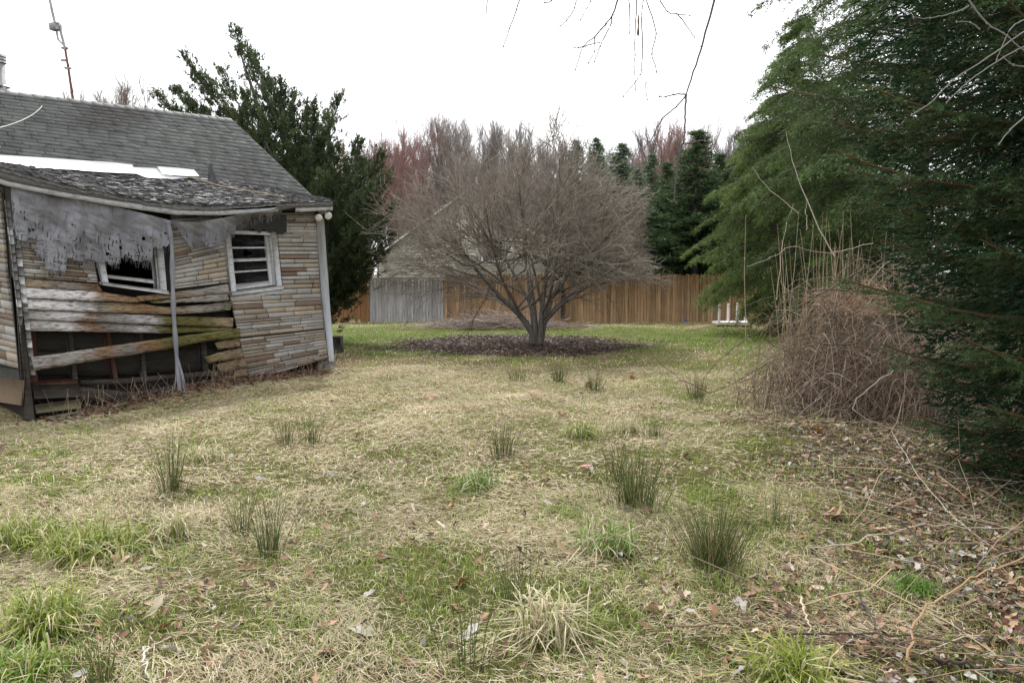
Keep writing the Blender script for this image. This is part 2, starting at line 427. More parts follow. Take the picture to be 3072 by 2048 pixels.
# --- broken corner: ends of lapped siding
for k in range(19):
    y = 600+k*27; x = 8+(y-560)*.115
    for cidx, (dx, ww) in enumerate(((0, 13), (17, 15))):
        yy = y+(13 if cidx else 0)
        if cidx and yy < 640: continue
        px = [(x+dx, yy), (x+dx+ww, yy+1), (x+dx+ww+2, yy+25), (x+dx+2, yy+24)]
        slab('siding_end', px, .03+.012*cidx+random.uniform(0, .012), .03, M_drip if random.random() < .7 else M_paint)
slab('corner_strip', [(46, 560), (62, 800), (78, 1000), (98, 1262), (70, 1262), (55, 1000), (44, 800), (33, 560)], .008, .03, M_darkplank)
slab('corner_tar_paper', [(66, 950), (82, 1100), (100, 1255), (66, 1258), (72, 1150), (58, 1000)], .05, .02, M_darkplank)

# --- clapboards
def strip(name, top, bot, off_t, off_b, th, colfn, mat, parent=house, n=26, rag=.55, sag=.0):
    top = np.array(top, float); bot = np.array(bot, float)
    def res(p):
        s = np.concatenate([[0], np.cumsum(np.linalg.norm(np.diff(p, axis=0), axis=1))]); s /= s[-1]
        t = np.linspace(0, 1, n); return np.stack([np.interp(t, s, p[:, 0]), np.interp(t, s, p[:, 1])], -1)
    T_, B_ = res(top), res(bot)
    B_[:, 1] += rng.normal(0, rag, n); T_[:, 1] += rng.normal(0, rag*.4, n)
    T_[0, 0] += rng.normal(0, 2); B_[-1, 0] += rng.normal(0, 2)
    wav = np.cumsum(rng.normal(0, .004, n)); wav -= np.linspace(wav[0], wav[-1], n)
    rows = []
    for k, f in enumerate((0, .33, .66, 1)):
        P = T_*(1-f)+B_*f
        rows.append(W0(P[:, 0], P[:, 1]) + n_*((off_t*(1-f)+off_b*f) + wav)[:, None])
    back = [rows[0]-n_*th, rows[3]-n_*th]
    V = np.concatenate(rows+[back[1], back[0]])
    pix = np.concatenate([T_*(1-f)+B_*f for f in (0, .33, .66, 1)]+[B_, T_])
    q = []
    R = 6
    for r in range(R):
        r2 = (r+1) % R
        for i in range(n-1): q.append([r*n+i, r*n+i+1, r2*n+i+1, r2*n+i])
    for i in (0, n-1): q += [[i, n+i, 2*n+i, 3*n+i], [i, 3*n+i, 4*n+i, 5*n+i]]
    return part(name, V, [np.array(q)], mat, parent, col=colfn(pix))
WHT = np.array([.56, .555, .57]); BRN = np.array([.18, .11, .06]); OLV = np.array([.105, .098, .035]); GRY = np.array([.20, .19, .178]); TANW = np.array([.25, .19, .125])
def cfn(stops):
    xs = [s[0] for s in stops]; cs = np.array([s[1] for s in stops])
    def f(pix):
        x = pix[:, 0]+ (fbm(pix[:, 0]*.03, pix[:, 1]*.09, 61)-.5)*120
        return np.stack([np.interp(x, xs, cs[:, i]) for i in range(3)], -1)*(.8+.4*fbm(pix[:, 0]*.05, pix[:, 1]*.2, 62))[:, None]
    return f
CW = cfn([(60, WHT), (230, WHT), (290, GRY), (360, TANW), (430, BRN), (520, TANW), (620, GRY), (700, OLV*.6+GRY*.4)])
CG = cfn([(60, GRY*1.2), (200, WHT*.85), (270, BRN), (330, GRY*.8), (440, WHT*.6), (500, OLV), (620, OLV), (700, TANW)])
CM = cfn([(500, OLV), (600, OLV*1.2), (700, TANW*.8)])
CD = cfn([(90, GRY*1.3), (240, GRY*1.3), (290, BRN), (380, GRY*.9), (440, BRN), (500, OLV), (620, OLV*1.15), (700, OLV)])
strip('clapboard', [(64, 835), (293, 853)], [(64, 861), (306, 876)], .012, .03, .02, cfn([(60, TANW*1.2), (200, GRY), (300, BRN*.8)]), M_clap)
strip('clapboard', [(64, 860), (306, 876), (412, 893)], [(68, 893), (250, 902), (414, 907)], .016, .052, .02, cfn([(60, WHT), (230, WHT), (300, TANW), (410, BRN)]), M_clap)
strip('clapboard', [(70, 895), (411, 910), (507, 922), (600, 915), (698, 902)], [(69, 926), (303, 937), (510, 943), (600, 938), (690, 929)], .018, .056, .02, CW, M_clap)
strip('clapboard', [(69, 926), (510, 948), (600, 950), (698, 953)], [(72, 957), (500, 975), (692, 981)], .016, .052, .02, CG, M_clap)
strip('clapboard', [(73, 957), (350, 968), (507, 979), (692, 982)], [(76, 991), (510, 999), (600, 994), (692, 987)], .016, .052, .02, CG, M_clap)
fb = strip('clapboard', [(88, 1071), (430, 1022), (513, 1010), (600, 999), (712, 983)], [(96, 1109), (516, 1042), (600, 1023), (715, 1012)], .07, .085, .025, CD, M_clap)
fb['label'] = 'long clapboard hanging slantwise over the open wall'
strip('clapboard', [(408, 889), (600, 867), (682, 852)], [(414, 904), (600, 889), (684, 877)], .018, .038, .02, cfn([(400, BRN), (500, TANW*.8), (600, GRY*1.1), (690, GRY*1.3)]), M_clap)
strip('clapboard', [(450, 903), (600, 888), (680, 879)], [(450, 909), (600, 906), (684, 901)], .016, .052, .02, cfn([(450, OLV), (560, GRY*1.2), (690, GRY)]), M_clap)
for tp, bt in (([(641, 1027), (715, 1012)], [(649, 1048), (718, 1038)]), ([(615, 1071), (660, 1055), (721, 1043)], [(623, 1090), (730, 1071)]),
               ([(646, 1093), (730, 1071)], [(658, 1116), (738, 1101)]), ([(649, 1119), (738, 1100)], [(684, 1141), (742, 1125)])):
    strip('clapboard_stub', tp, bt, .02, .045, .02, CM, M_clap, n=10, rag=1.8)
# cavity: back boards, studs, plates
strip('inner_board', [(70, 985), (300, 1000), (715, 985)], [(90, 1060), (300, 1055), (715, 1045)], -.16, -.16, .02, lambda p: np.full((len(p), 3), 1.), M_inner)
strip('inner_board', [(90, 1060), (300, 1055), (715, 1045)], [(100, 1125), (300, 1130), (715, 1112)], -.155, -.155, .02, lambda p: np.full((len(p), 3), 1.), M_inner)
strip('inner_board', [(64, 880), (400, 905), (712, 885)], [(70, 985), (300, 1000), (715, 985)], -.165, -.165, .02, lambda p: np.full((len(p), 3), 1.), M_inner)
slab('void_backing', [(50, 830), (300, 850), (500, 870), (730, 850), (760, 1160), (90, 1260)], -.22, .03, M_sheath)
for px in ([(78, 990), (112, 992), (119, 1160), (92, 1165)], [(207, 990), (221, 990), (240, 1150), (224, 1150)], [(322, 994), (334, 994), (360, 1140), (345, 1142)],
           [(420, 996), (433, 996), (446, 1130), (432, 1132)], [(606, 1010), (622, 1006), (632, 1120), (614, 1124)]):
    slab('stud', px, -.05, .09, M_stud if px[0][0] < 100 or px[0][0] == 322 else M_darkplank)
slab('sill_plate', [(96, 1146), (232, 1138), (232, 1152), (98, 1158)], .0, .12, M_stud)
slab('sill_plank', [(98, 1154), (236, 1150), (240, 1190), (102, 1196)], .01, .04, M_darkplank)
strip('sill_plank', [(240, 1141), (380, 1135), (520, 1122), (700, 1108)], [(240, 1152), (380, 1150), (520, 1136), (700, 1124)], .03, .035, .04, lambda p: np.full((len(p), 3), 1.), M_darkplank)
strip('sill_plank', [(240, 1160), (400, 1176), (560, 1150), (700, 1128)], [(240, 1200), (400, 1206), (560, 1180), (700, 1156)], .02, .03, .04, lambda p: np.full((len(p), 3), 1.), M_darkplank)
slab('sill_plank', [(102, 1214), (236, 1196), (238, 1222), (104, 1238)], .06, .03, surf('mossy_plank', (.07, .066, .04), (.15, .14, .085), 9, .9))
# concrete block footing at the right corner, open crawl space
slab('footing_block', [(970, 1086), (1003, 1082), (1004, 1112), (971, 1116)], .03, .2, M_conc)
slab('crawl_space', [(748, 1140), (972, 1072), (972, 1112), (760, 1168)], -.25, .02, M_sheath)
# corner boards
slab('corner_board', [(946, 655), (969, 655), (984, 880), (1000, 1083), (984, 1086), (961, 880)], .03, .05, M_post)
slab('corner_board', [(969, 655), (985, 690), (994, 880), (1004, 1040), (996, 1040), (980, 860)], -.06, .05, M_post)

# --- windows
def window(q4, label, rows, broken=None, glass=True, tilt=0):
    q4 = np.array(q4, float)
    def q(a, b): return q4[0]*(1-a)*(1-b)+q4[1]*a*(1-b)+q4[2]*a*b+q4[3]*(1-a)*b
    e = obj_empty('window', house, W0(*q(.5, 1.)))
    e['label'] = label
    def bar(name, a0, b0, a1, b1, f, th, mat=M_paint, parent=e):
        c = np.array([q(a0, b0), q(a1, b0), q(a1, b1), q(a0, b1)])
        P = Wn(c[:, 0], c[:, 1], f); return part(name, *prism(P, -n_*th), mat, parent)
    bar('casing', 0, 0, .10, 1, .035, .05); bar('casing', .90, 0, 1, 1, .035, .05)
    bar('casing', .101, 0, .899, .06, .034, .05); bar('sill', -.01, .955, 1.01, 1.012, .06, .12)
    bar('jamb', .10, .06, .115, .955, -.016, .12); bar('jamb', .885, .06, .90, .955, -.016, .12)
    x0, x1 = .116, .80
    if glass:
        s = bar('sash_stile', x0, .0601, x0+.035, .954, -.03, .035); bar('sash_stile', x1, .0601, x1+.07, .954, -.03, .035)
        bar('parting_bead', .871, .0601, .884, .954, -.02, .05)
        for (b0, b1) in rows: bar('sash_rail', x0+.036, b0, x1-.001, b1, -.031, .03)
        lev = [.0601]+[x for r in rows for x in r]+[.954]
        for i in range(0, len(lev)-1, 2):
            b0, b1 = lev[i], lev[i+1]
            if b1-b0 < .02: continue
            if broken == i//2:
                # pane with a hole: ring of glass shards round an irregular opening
                out_ = []; inn = []
                K = 20
                for k in range(K):
                    th = k/K*2*math.pi; cx, cy = math.cos(th), math.sin(th)
                    mm = max(abs(cx), abs(cy)); ox, oy = cx/mm, cy/mm
                    r = .42+.12*math.sin(3*th+1)+random.uniform(-.06, .06)
                    mid = ((x0+x1)/2, (b0+b1)/2); hx, hy = (x1-x0)/2, (b1-b0)/2
                    out_.append(q(mid[0]+ox*hx, mid[1]+oy*hy)); inn.append(q(mid[0]-.02+cx*hx*r*.55, mid[1]-.01+cy*hy*r*1.5 if abs(cy*r*1.5) < .9 else mid[1]+.9*hy*np.sign(cy)))
                pp = np.array(out_+inn); P = Wn(pp[:, 0], pp[:, 1], -.045)
                ii = np.arange(K); Q = np.stack([ii, (ii+1) % K, (ii+1) % K+K, ii+K], -1)
                part('pane', P, [Q], M_glass, e)['label'] = 'broken pane with a jagged hole'
            else: bar('pane', x0+.02, b0, x1+.01, b1, -.045, .004, M_glass)
    else:
        bar('sash_rail', .14, .80, .86, .86, -.05, .03)
    return e
window([(670, 690), (826, 696), (843, 864), (691, 883)], 'four-pane sash window with a broken pane', [(.26, .29), (.45, .50), (.645, .675), (.85, .95)], broken=1)
window([(270, 690), (483, 694), (498, 880), (305, 853)], 'gaping window opening half covered by torn tarp', [], None, False)
slab('window_apron', [(690, 884), (845, 864), (847, 878), (705, 897)], .02, .02, M_paint)

# --- roofs
EA = [(-160, 455), (0, 497), (17, 504), (161, 545), (339, 582), (430, 600), (531, 613), (643, 617), (750, 612), (887, 606), (997, 603)]
JA = [(-160, 455), (0, 491), (245, 509), (420, 521), (574, 533), (714, 549), (802, 564), (932, 589)]
OFFE, OFFJ, OFFR = .28, -.9, -2.9
def curve(pts, n):
    p = np.array(pts, float); x = np.linspace(p[0, 0], p[-1, 0], n); y = np.interp(x, p[:, 0], p[:, 1])
    k = np.ones(5)/5; yp = np.pad(y, 2, mode='edge'); yp[:2] = y[0]-(y[1]-y[0])*np.array([2, 1]); yp[-2:] = y[-1]+(y[-1]-y[-2])*np.array([1, 2])
    return x, np.convolve(yp, k, 'valid')
nE = 90
ex, ey = curve(EA, nE); jx, jy = curve(JA, nE)
PE = W0(ex, ey, OFFE); PJ = W0(jx, jy, OFFJ)
def RE(a, b):   # low roof surface: a along 0..1, b from eave 0 to junction 1
    a = np.asarray(a, float); b = np.asarray(b, float)
    i = np.linspace(0, 1, nE); e = np.stack([np.interp(a, i, PE[:, k]) for k in range(3)], -1); j = np.stack([np.interp(a, i, PJ[:, k]) for k in range(3)], -1)
    return e*(1-b[..., None])+j*b[..., None]
aa, bb = np.meshgrid(np.linspace(0, 1, 140), np.linspace(0, 1, 26))
P = RE(aa, bb); P[..., 2] += (fbm(aa*60, bb*14, 71)-.5)*.035
Vt = P.reshape(-1, 3); Vb = Vt - UP*.05
I = np.arange(140*26).reshape(26, 140); Q1 = np.stack([I[:-1, :-1], I[:-1, 1:], I[1:, 1:], I[1:, :-1]], -1).reshape(-1, 4)
Q2 = Q1[:, ::-1]+140*26
edge = [];
for (r) in (I[0], I[-1]): edge += [[r[i], r[i+1], r[i+1]+140*26, r[i]+140*26] for i in range(139)]
for (r) in (I[:, 0], I[:, -1]): edge += [[r[i], r[i+1], r[i+1]+140*26, r[i]+140*26] for i in range(25)]
low = part('low_roof', np.concatenate([Vt, Vb]), [np.concatenate([Q1, Q2, np.array(edge)])], M_rot, smooth=False)
low['label'] = 'sagging low roof with rotten flaking roofing'
# flaking roofing scraps
ac = Acc()
for r in range(26):
    b0 = r/26
    a = 0
    while a < 1:
        L = random.uniform(.006, .03); b1 = b0+random.uniform(.02, .04)
        if random.random() < .85:
            c = RE(np.array([a, a+L, a+L*.95, a+L*.1]), np.array([b0+random.uniform(-.015, .015), b0+random.uniform(-.015, .015), b1, b1]))
            z = random.uniform(.012, .026); lift = random.uniform(0, .02)
            c[:, 2] += [z+lift, z+random.uniform(0, .02), z, z]
            g = random.choice((.06, .12, .17, .2, .23, .26, .3)); col_ = np.array([g, g*.985, g*1.0])
            Vv = np.concatenate([c, c-UP*.008]); ac.add(Vv, [[0, 1, 2, 3], [0, 1, 5, 4], [1, 2, 6, 5], [3, 0, 4, 7]], None, col_)
        a += L*random.uniform(.6, 1.1)
M_flake = surf('flaking_roofing', (.7, .7, .7), (1.2, 1.2, 1.2), 40, .95, attr=True, bmp=.6)
ac.build('roofing_scraps', M_flake, house, kind='stuff')
# main roof
RA = [(-160, 258), (0, 277), (692, 360)]
JM = [(-160, 452), (0, 474), (932, 588)]
mxj, myj = curve(JM, nE); rx_, ry_ = curve(RA, nE)
PM = W0(mxj, myj, OFFJ); PR = W0(rx_, ry_, OFFR)
_n = norm(np.cross(PM[-1]-PM[0], PR[-1]-PM[0]))
PR[0] = plane_hit(np.array(-160.), np.array(258.), PM[0], _n)   # keep the slope in one plane
# straighten ridge and eave lines in space
PM = PM[0]+(PM[-1]-PM[0])*np.linspace(0, 1, nE)[:, None]; PR = PR[0]+(PR[-1]-PR[0])*np.linspace(0, 1, nE)[:, None]
def RM(a, b):
    a = np.asarray(a, float)[..., None]; b = np.asarray(b, float)[..., None]
    return (PM[0]*(1-a)+PM[-1]*a)*(1-b) + (PR[0]*(1-a)+PR[-1]*a)*b
NM = norm(np.cross(PM[-1]-PM[0], PR[0]-PM[0]));  NM = NM if NM[2] > 0 else -NM
c4 = np.array([RM(np.array(a), np.array(b)) for a, b in ((0, -.04), (1, -.04), (1, 1), (0, 1))]) - NM*.012
roof = part('roof', *prism(c4, -NM*.10), M_sheath); roof['label'] = 'main roof of grey asphalt shingles'
Lm = np.linalg.norm(PM[-1]-PM[0]); Hm = np.linalg.norm(PR[0]-PM[0])
NC = 19; pieces = []
for r in range(NC):
    a = -random.uniform(.2, 1)*.3/Lm
    while a < 1:
        b = a+.305/Lm*random.uniform(.97, 1.03)
        a0, a1 = max(0, a), min(1, b)
        if a1-a0 > .004: pieces.append((r, a0, a1))
        a = b
def shingle(r, a0, a1):
    b0 = r/NC-.006+random.uniform(-.002, .002); b1 = (r+1.35)/NC
    if b1 > 1: b1 = 1
    g = .006/Lm
    c = RM(np.array([a0+g, a1-g, a1-g, a0+g]), np.array([b0, b0, b1, b1]))
    lf = [random.uniform(.02, .034), random.uniform(.02, .034), .004, .004]
    if random.random() < .03: lf[0] += .03
    f = c+NM*np.array(lf)[:, None]
    V = np.concatenate([f, c-NM*.002]); q = [[0, 1, 2, 3], [4, 5, 1, 0], [5, 6, 2, 1], [7, 4, 0, 3]]
    return V, q
pieces.sort(key=lambda p: (p[2]))
vis = [p for p in pieces if p[2] > .10]
ind = vis[:292]; rest = [p for p in pieces if p not in set(ind)]
for p in ind:
    V, q = shingle(*p); part('shingle', V, [np.array(q)], M_shing, roof)
ac = Acc()
for p in rest:
    V, q = shingle(*p); ac.add(V, q)
ac.build('shingles', M_shing, roof, kind='stuff')
for k in range(26):      # ridge caps
    a0, a1 = k/26, (k+1.06)/26
    c = RM(np.array([a0, min(1, a1), min(1, a1), a0]), np.array([.955, .955, 1.0, 1.0])); h = np.array([.03, .022, .032, .04])
    f = c+NM*h[:, None]; bk = f[2:]+np.array([-n_*.12-UP*.07]*2)
    V = np.concatenate([f, bk, f-NM*.012])
    part('ridge_cap', V, [np.array([[0, 1, 2, 3], [3, 2, 4, 5], [6, 7, 1, 0], [9, 6, 0, 3], [7, 8, 2, 1]])], M_cap, roof)
# rake board, rear slope, gable and rear walls
rk = np.array([RM(1., -.04), RM(1., 1.)]); 
V = np.concatenate([rk+w*.01+NM*.012, rk+w*.035+NM*.012, rk+w*.035-UP*.16, rk+w*.01-UP*.16])
part('rake_board', V, [np.array([[0, 1, 3, 2], [2, 3, 5, 4], [4, 5, 7, 6], [6, 7, 1, 0], [0, 2, 4, 6], [1, 3, 5, 7]])], M_drip)
rb = PR[[0, -1]]-n_*2.4; rb[:, 2] = 2.9
c4 = np.array([PR[0], PR[-1], rb[1], rb[0]])+UP*.004
part('rear_roof', *prism(c4, -UP*.1), M_shing)
bk = -5.2
for (s0, nm) in ((0.02, 'end_wall'), (WL-.04, 'gable_wall')):
    base = A+w*s0
    zt = lambda o: float(np.interp(o, [-5.3, -2.9, -.9, 0], [2.75, 4.25, 2.85, 2.72]))
    pts = [base+n_*o+UP*zt(o) for o in (-.06, -.9, -2.9, -5.2)]+[base+n_*-5.2-UP*.3, base+n_*-.06-UP*.3]
    part(nm, *prism(pts, w*.04 if nm == 'end_wall' else w*.05), M_sheath if nm == 'end_wall' else M_inner)
pts = [A+n_*bk-UP*.3, A+w*WL+n_*bk-UP*.3, A+w*WL+n_*bk+UP*2.8, A+n_*bk+UP*2.8]
part('rear_wall', *prism(pts, -n_*.1), M_inner)
pts = [A+w*.05-n_*2.2-UP*.1, A+w*(WL-.06)-n_*2.2-UP*.1, A+w*(WL-.06)-n_*2.2+UP*2.9, A+w*.05-n_*2.2+UP*2.9]
part('partition', *prism(pts, -n_*.05), M_inner)
pts = [A+w*.05-n_*.2+UP*.2, A+w*(WL-.06)-n_*.2+UP*.2, A+w*(WL-.06)-n_*5.1+UP*.2, A+w*.05-n_*5.1+UP*.2]
part('floor_boards', *prism(pts, -UP*.08), M_inner)
# fascia, drip band, soffit
def eave_strip(name, top, bot, off, th, mat, n=40, split=1):
    top = np.array(top, float); bot = np.array(bot, float)
    x0, x1 = top[0, 0], top[-1, 0]
    xs = np.linspace(x0, x1, n*split); yt = np.interp(xs, top[:, 0], top[:, 1]); yb = np.interp(xs, bot[:, 0], bot[:, 1])
    f = W0(xs, yt, off); g = W0(xs, yb, off)
    K = len(xs); V = np.concatenate([f, g, g-n_*th, f-n_*th]); q = []
    for r in range(4):
        r2 = (r+1) % 4; q += [[r*K+i, r*K+i+1, r2*K+i+1, r2*K+i] for i in range(K-1)]
    q += [[0, K, 2*K, 3*K], [K-1, 2*K-1, 3*K-1, 4*K-1]]
    return part(name, V, [np.array(q)], mat)
eave_strip('drip_board', [(-160, 459), (0, 502), (17, 508), (161, 549), (339, 586), (430, 604)], [(-160, 485), (0, 534), (17, 541), (161, 570), (339, 600), (430, 611)], .262, .03, M_drip)
eave_strip('fascia', [(-160, 484), (0, 533), (17, 540), (161, 569), (339, 599), (430, 612)], [(-160, 500), (0, 550), (17, 557), (161, 586), (339, 617), (430, 631)], .25, .03, M_paint)
eave_strip('fascia', [(431, 613), (531, 626), (586, 631), (658, 631)], [(431, 631), (531, 645), (586, 645), (658, 646)], .25, .03, M_paint)
eave_strip('fascia', [(659, 631), (720, 629), (810, 624), (835, 621)], [(659, 646), (720, 643), (810, 637), (835, 634)], .25, .03, M_paint)
eave_strip('flashing', [(425, 598), (531, 615), (643, 619), (760, 614)], [(425, 606), (531, 628), (643, 631), (760, 620)], .272, .012, M_metal)
eave_strip('drip_board', [(836, 606), (887, 607), (998, 604)], [(836, 632), (887, 623), (998, 619)], .266, .03, M_drip)
eave_strip('fascia', [(888, 622), (998, 618)], [(888, 637), (998, 631)], .25, .03, M_paint)
sx = np.linspace(-120, 990, 60); sy = np.interp(sx, [-160, 0, 17, 161, 339, 430, 531, 586, 658, 810, 998], [497, 547, 553, 582, 613, 626, 640, 641, 641, 632, 627])
f = W0(sx, sy, .22); g = f-n_*.30; K = len(sx)
V = np.concatenate([f, g, g+UP*.02, f+UP*.02])
part('soffit', V, [np.array([[r*K+i, r*K+i+1, ((r+1) % 4)*K+i+1, ((r+1) % 4)*K+i] for r in range(4) for i in range(K-1)])], M_darkplank)
# white sheets on the roof
def Rpix(u, v, lift):
    Q = PM[0]; return plane_hit(np.asarray(u, float), np.asarray(v, float), Q+NM*lift, NM)
sheets = [([(-160, 447), (-40, 462), (120, 472), (284, 484), (244, 510), (100, 503), (-40, 494), (-160, 480)], .05),
          ([(283, 483), (340, 487), (397, 494), (402, 508), (410, 521), (330, 517), (238, 511)], .075),
          ([(398, 501), (482, 505), (530, 512), (575, 533), (520, 537), (440, 532), (404, 519)], .06),
          ([(472, 499), (530, 503), (582, 509), (598, 528), (540, 526), (488, 522)], .095)]
for px, lf in sheets:
    pa = np.array(px, float); P = Rpix(pa[:, 0], pa[:, 1], lf+.05)
    part('white_roof_sheet', *prism(P, -NM*.006), M_white)
# tar-black crumpled flashing, loose stick, torn paper on the roof
tip = W0(np.array(632.), np.array(490.), -.75); b0 = W0(np.array(637.), np.array(553.), -.75)
K = 8; ring = []
Vv = []; 
for lv, (f_, r) in enumerate(((0, .10), (.25, .075), (.55, .06), (.8, .035), (1, .012))):
    c = b0*(1-f_)+tip*f_
    for k in range(K):
        th = k/K*2*math.pi; rr = r*random.uniform(.6, 1.3)
        Vv.append(c+np.array([math.cos(th)*rr, math.sin(th)*rr, random.uniform(-.03, .03)]))
q = [[l*K+k, l*K+(k+1) % K, (l+1)*K+(k+1) % K, (l+1)*K+k] for l in range(4) for k in range(K)]
part('torn_vent_flashing', np.array(Vv), [np.array(q)], surf('tar_paper', (.02, .02, .025), (.09, .09, .10), 30, .7))
V, Q, T = tube1([RE(.62, .98)+UP*.07, RE(.74, .6)+UP*.05, RE(.885, .12)+UP*.05], .013, 6)
stick = obj('roof_pole', V, [Q, T], M_tan); tag(stick, 'thin tan pole lying on the sagging low roof', 'pole')
# chimney pipe
b = W0(np.array(6.), np.array(280.), OFFR+.15)
V, Q, T = tube1([b+UP*-.1, b+UP*.05, b+UP*.06, b+UP*.46], [.15, .10, .06, .06], 14); ch = part('vent_pipe', V, [Q, T], M_metal, smooth=False)
for k in range(3):
    V, Q, T = tube1([b+UP*(.44+k*.045), b+UP*(.47+k*.045)], [.085, .085], 14); part('pipe_cap', V, [Q, T], M_metal, ch)
V, Q, T = tube1([b+UP*.09, b+UP*.115], [.115, .095], 14); part('pipe_collar', V, [Q, T], M_metal, ch)

# antenna mast
ab = W0(np.array(222.), np.array(326.), -2.55)
def AN(u, v): return at(np.array(float(u)), np.array(float(v)), ab[1])
ant = thing('antenna_mast', 'leaning rusty antenna mast with a grey rotator box on the roof', 'antenna', ab)
V, Q, T = tube1([ab-UP*.05, AN(219, 300), AN(205, 205), AN(195, 145)], [.022, .02, .018, .018], 8); obj('mast', V, [Q, T], M_rust, ant)
V, Q, T = tube1([AN(197, 150), AN(190, 126), AN(180, 88), AN(176, 74)], .02, 8); obj('mast_section', V, [Q, T], M_metal, ant)
V, Q, T = tube1([AN(192, 137), AN(174, 118), AN(168, 84)], .016, 8); obj('mast_section', V, [Q, T], M_metal, ant)
V, Q, T = tube1([AN(166, 74), AN(163, 62), AN(156, 32), AN(140, -45)], .02, 8); obj('mast_section', V, [Q, T], M_metal, ant)
c = AN(162, 81)
V, Q, T = tube1([c+UP*-.06, c+UP*-.05, c+UP*.04, c+UP*.06], [.03, .068, .072, .03], 10); obj('rotator_box', V, [Q, T], M_conc, ant)
obj('rotator_bracket', *boxw(c+np.array([.02, -.04, -.05]), c+np.array([.105, .03, .055])), M_metal, ant)
for (u, v_) in ((195, 145), (193, 182), (204, 205)):
    c = AN(u, v_); obj('clamp', *boxw(c+np.array([-.05, -.02, -.012]), c+np.array([.045, .02, .014])), M_metal, ant)
V, Q, T = tube1([ab+UP*.10, ab+UP*.06, ab-UP*.06], [.025, .045, .06], 10); obj('mast_boot', V, [Q, T], M_rust, ant)
pp = spline([AN(196, 150), AN(201, 165), AN(199, 180), AN(207, 195), AN(205, 215), AN(211, 240), AN(214, 280), AN(220, 318)], 22)
V, Q, T = tube1(pp, .007, 5); obj('wire', V, [Q, T], M_darkplank, ant)
cb = [W0(np.array(float(u)), np.array(float(v)), o) for u, v, o in ((143, 293, -2.6), (118, 328, -2.0), (75, 357, -1.4), (0, 383, -.8), (-140, 405, .2))]
V, Q, T = tube1(spline(cb, 24), .007, 6); cable = obj('service_cable', V, [Q, T], M_cable)
tag(cable, 'pale cable drooping from the ridge across the shingle roof', 'cable')
V, Q, T = tube1(spline([AN(-60, -70), AN(20, 45), AN(52, 80), AN(75, 85), AN(130, 95), AN(168, 101)], 30), .004, 4); wr = obj('antenna_wire', V, [Q, T], M_cable)
tag(wr, 'thin pale wire sagging to the antenna mast against the sky', 'wire')

# --- torn tarps
m, n, bs, out = new_mat('tarp'); M_tarp = m
v = pos_map(n, WROT, (1.5, 1, 1)); f = noise(n, v, 1.6, 4, .55); f2 = noise(n, pos_map(n, WROT, (9, 1, 1.0)), 4, 3, .6)
cc = ramp(n, f, [(.25, (.12, .117, .12)), (.5, (.25, .256, .285)), (.72, (.37, .38, .42))])
cc = mixc(n, 1., cc, ramp(n, f2, [(.30, (.6, .6, .62)), (.42, (1, 1, 1))]), 'MULTIPLY')
n.links.new(cc, bs.inputs['Base Color']); bs.inputs['Roughness'].default_value = .75
tl = N(n, 'ShaderNodeBsdfTranslucent'); n.links.new(cc, tl.inputs['Color']); ms = N(n, 'ShaderNodeMixShader'); ms.inputs[0].default_value = .25
n.links.new(bs.outputs[0], ms.inputs[1]); n.links.new(tl.outputs[0], ms.inputs[2]); n.links.new(ms.outputs[0], out.inputs['Surface'])
bump(n, noise(n, v, 9, 3, .5), .4, .012, bs)
M_black = surf('black_plastic', (.012, .012, .013), (.03, .03, .032), 12, .45, spec=.4)
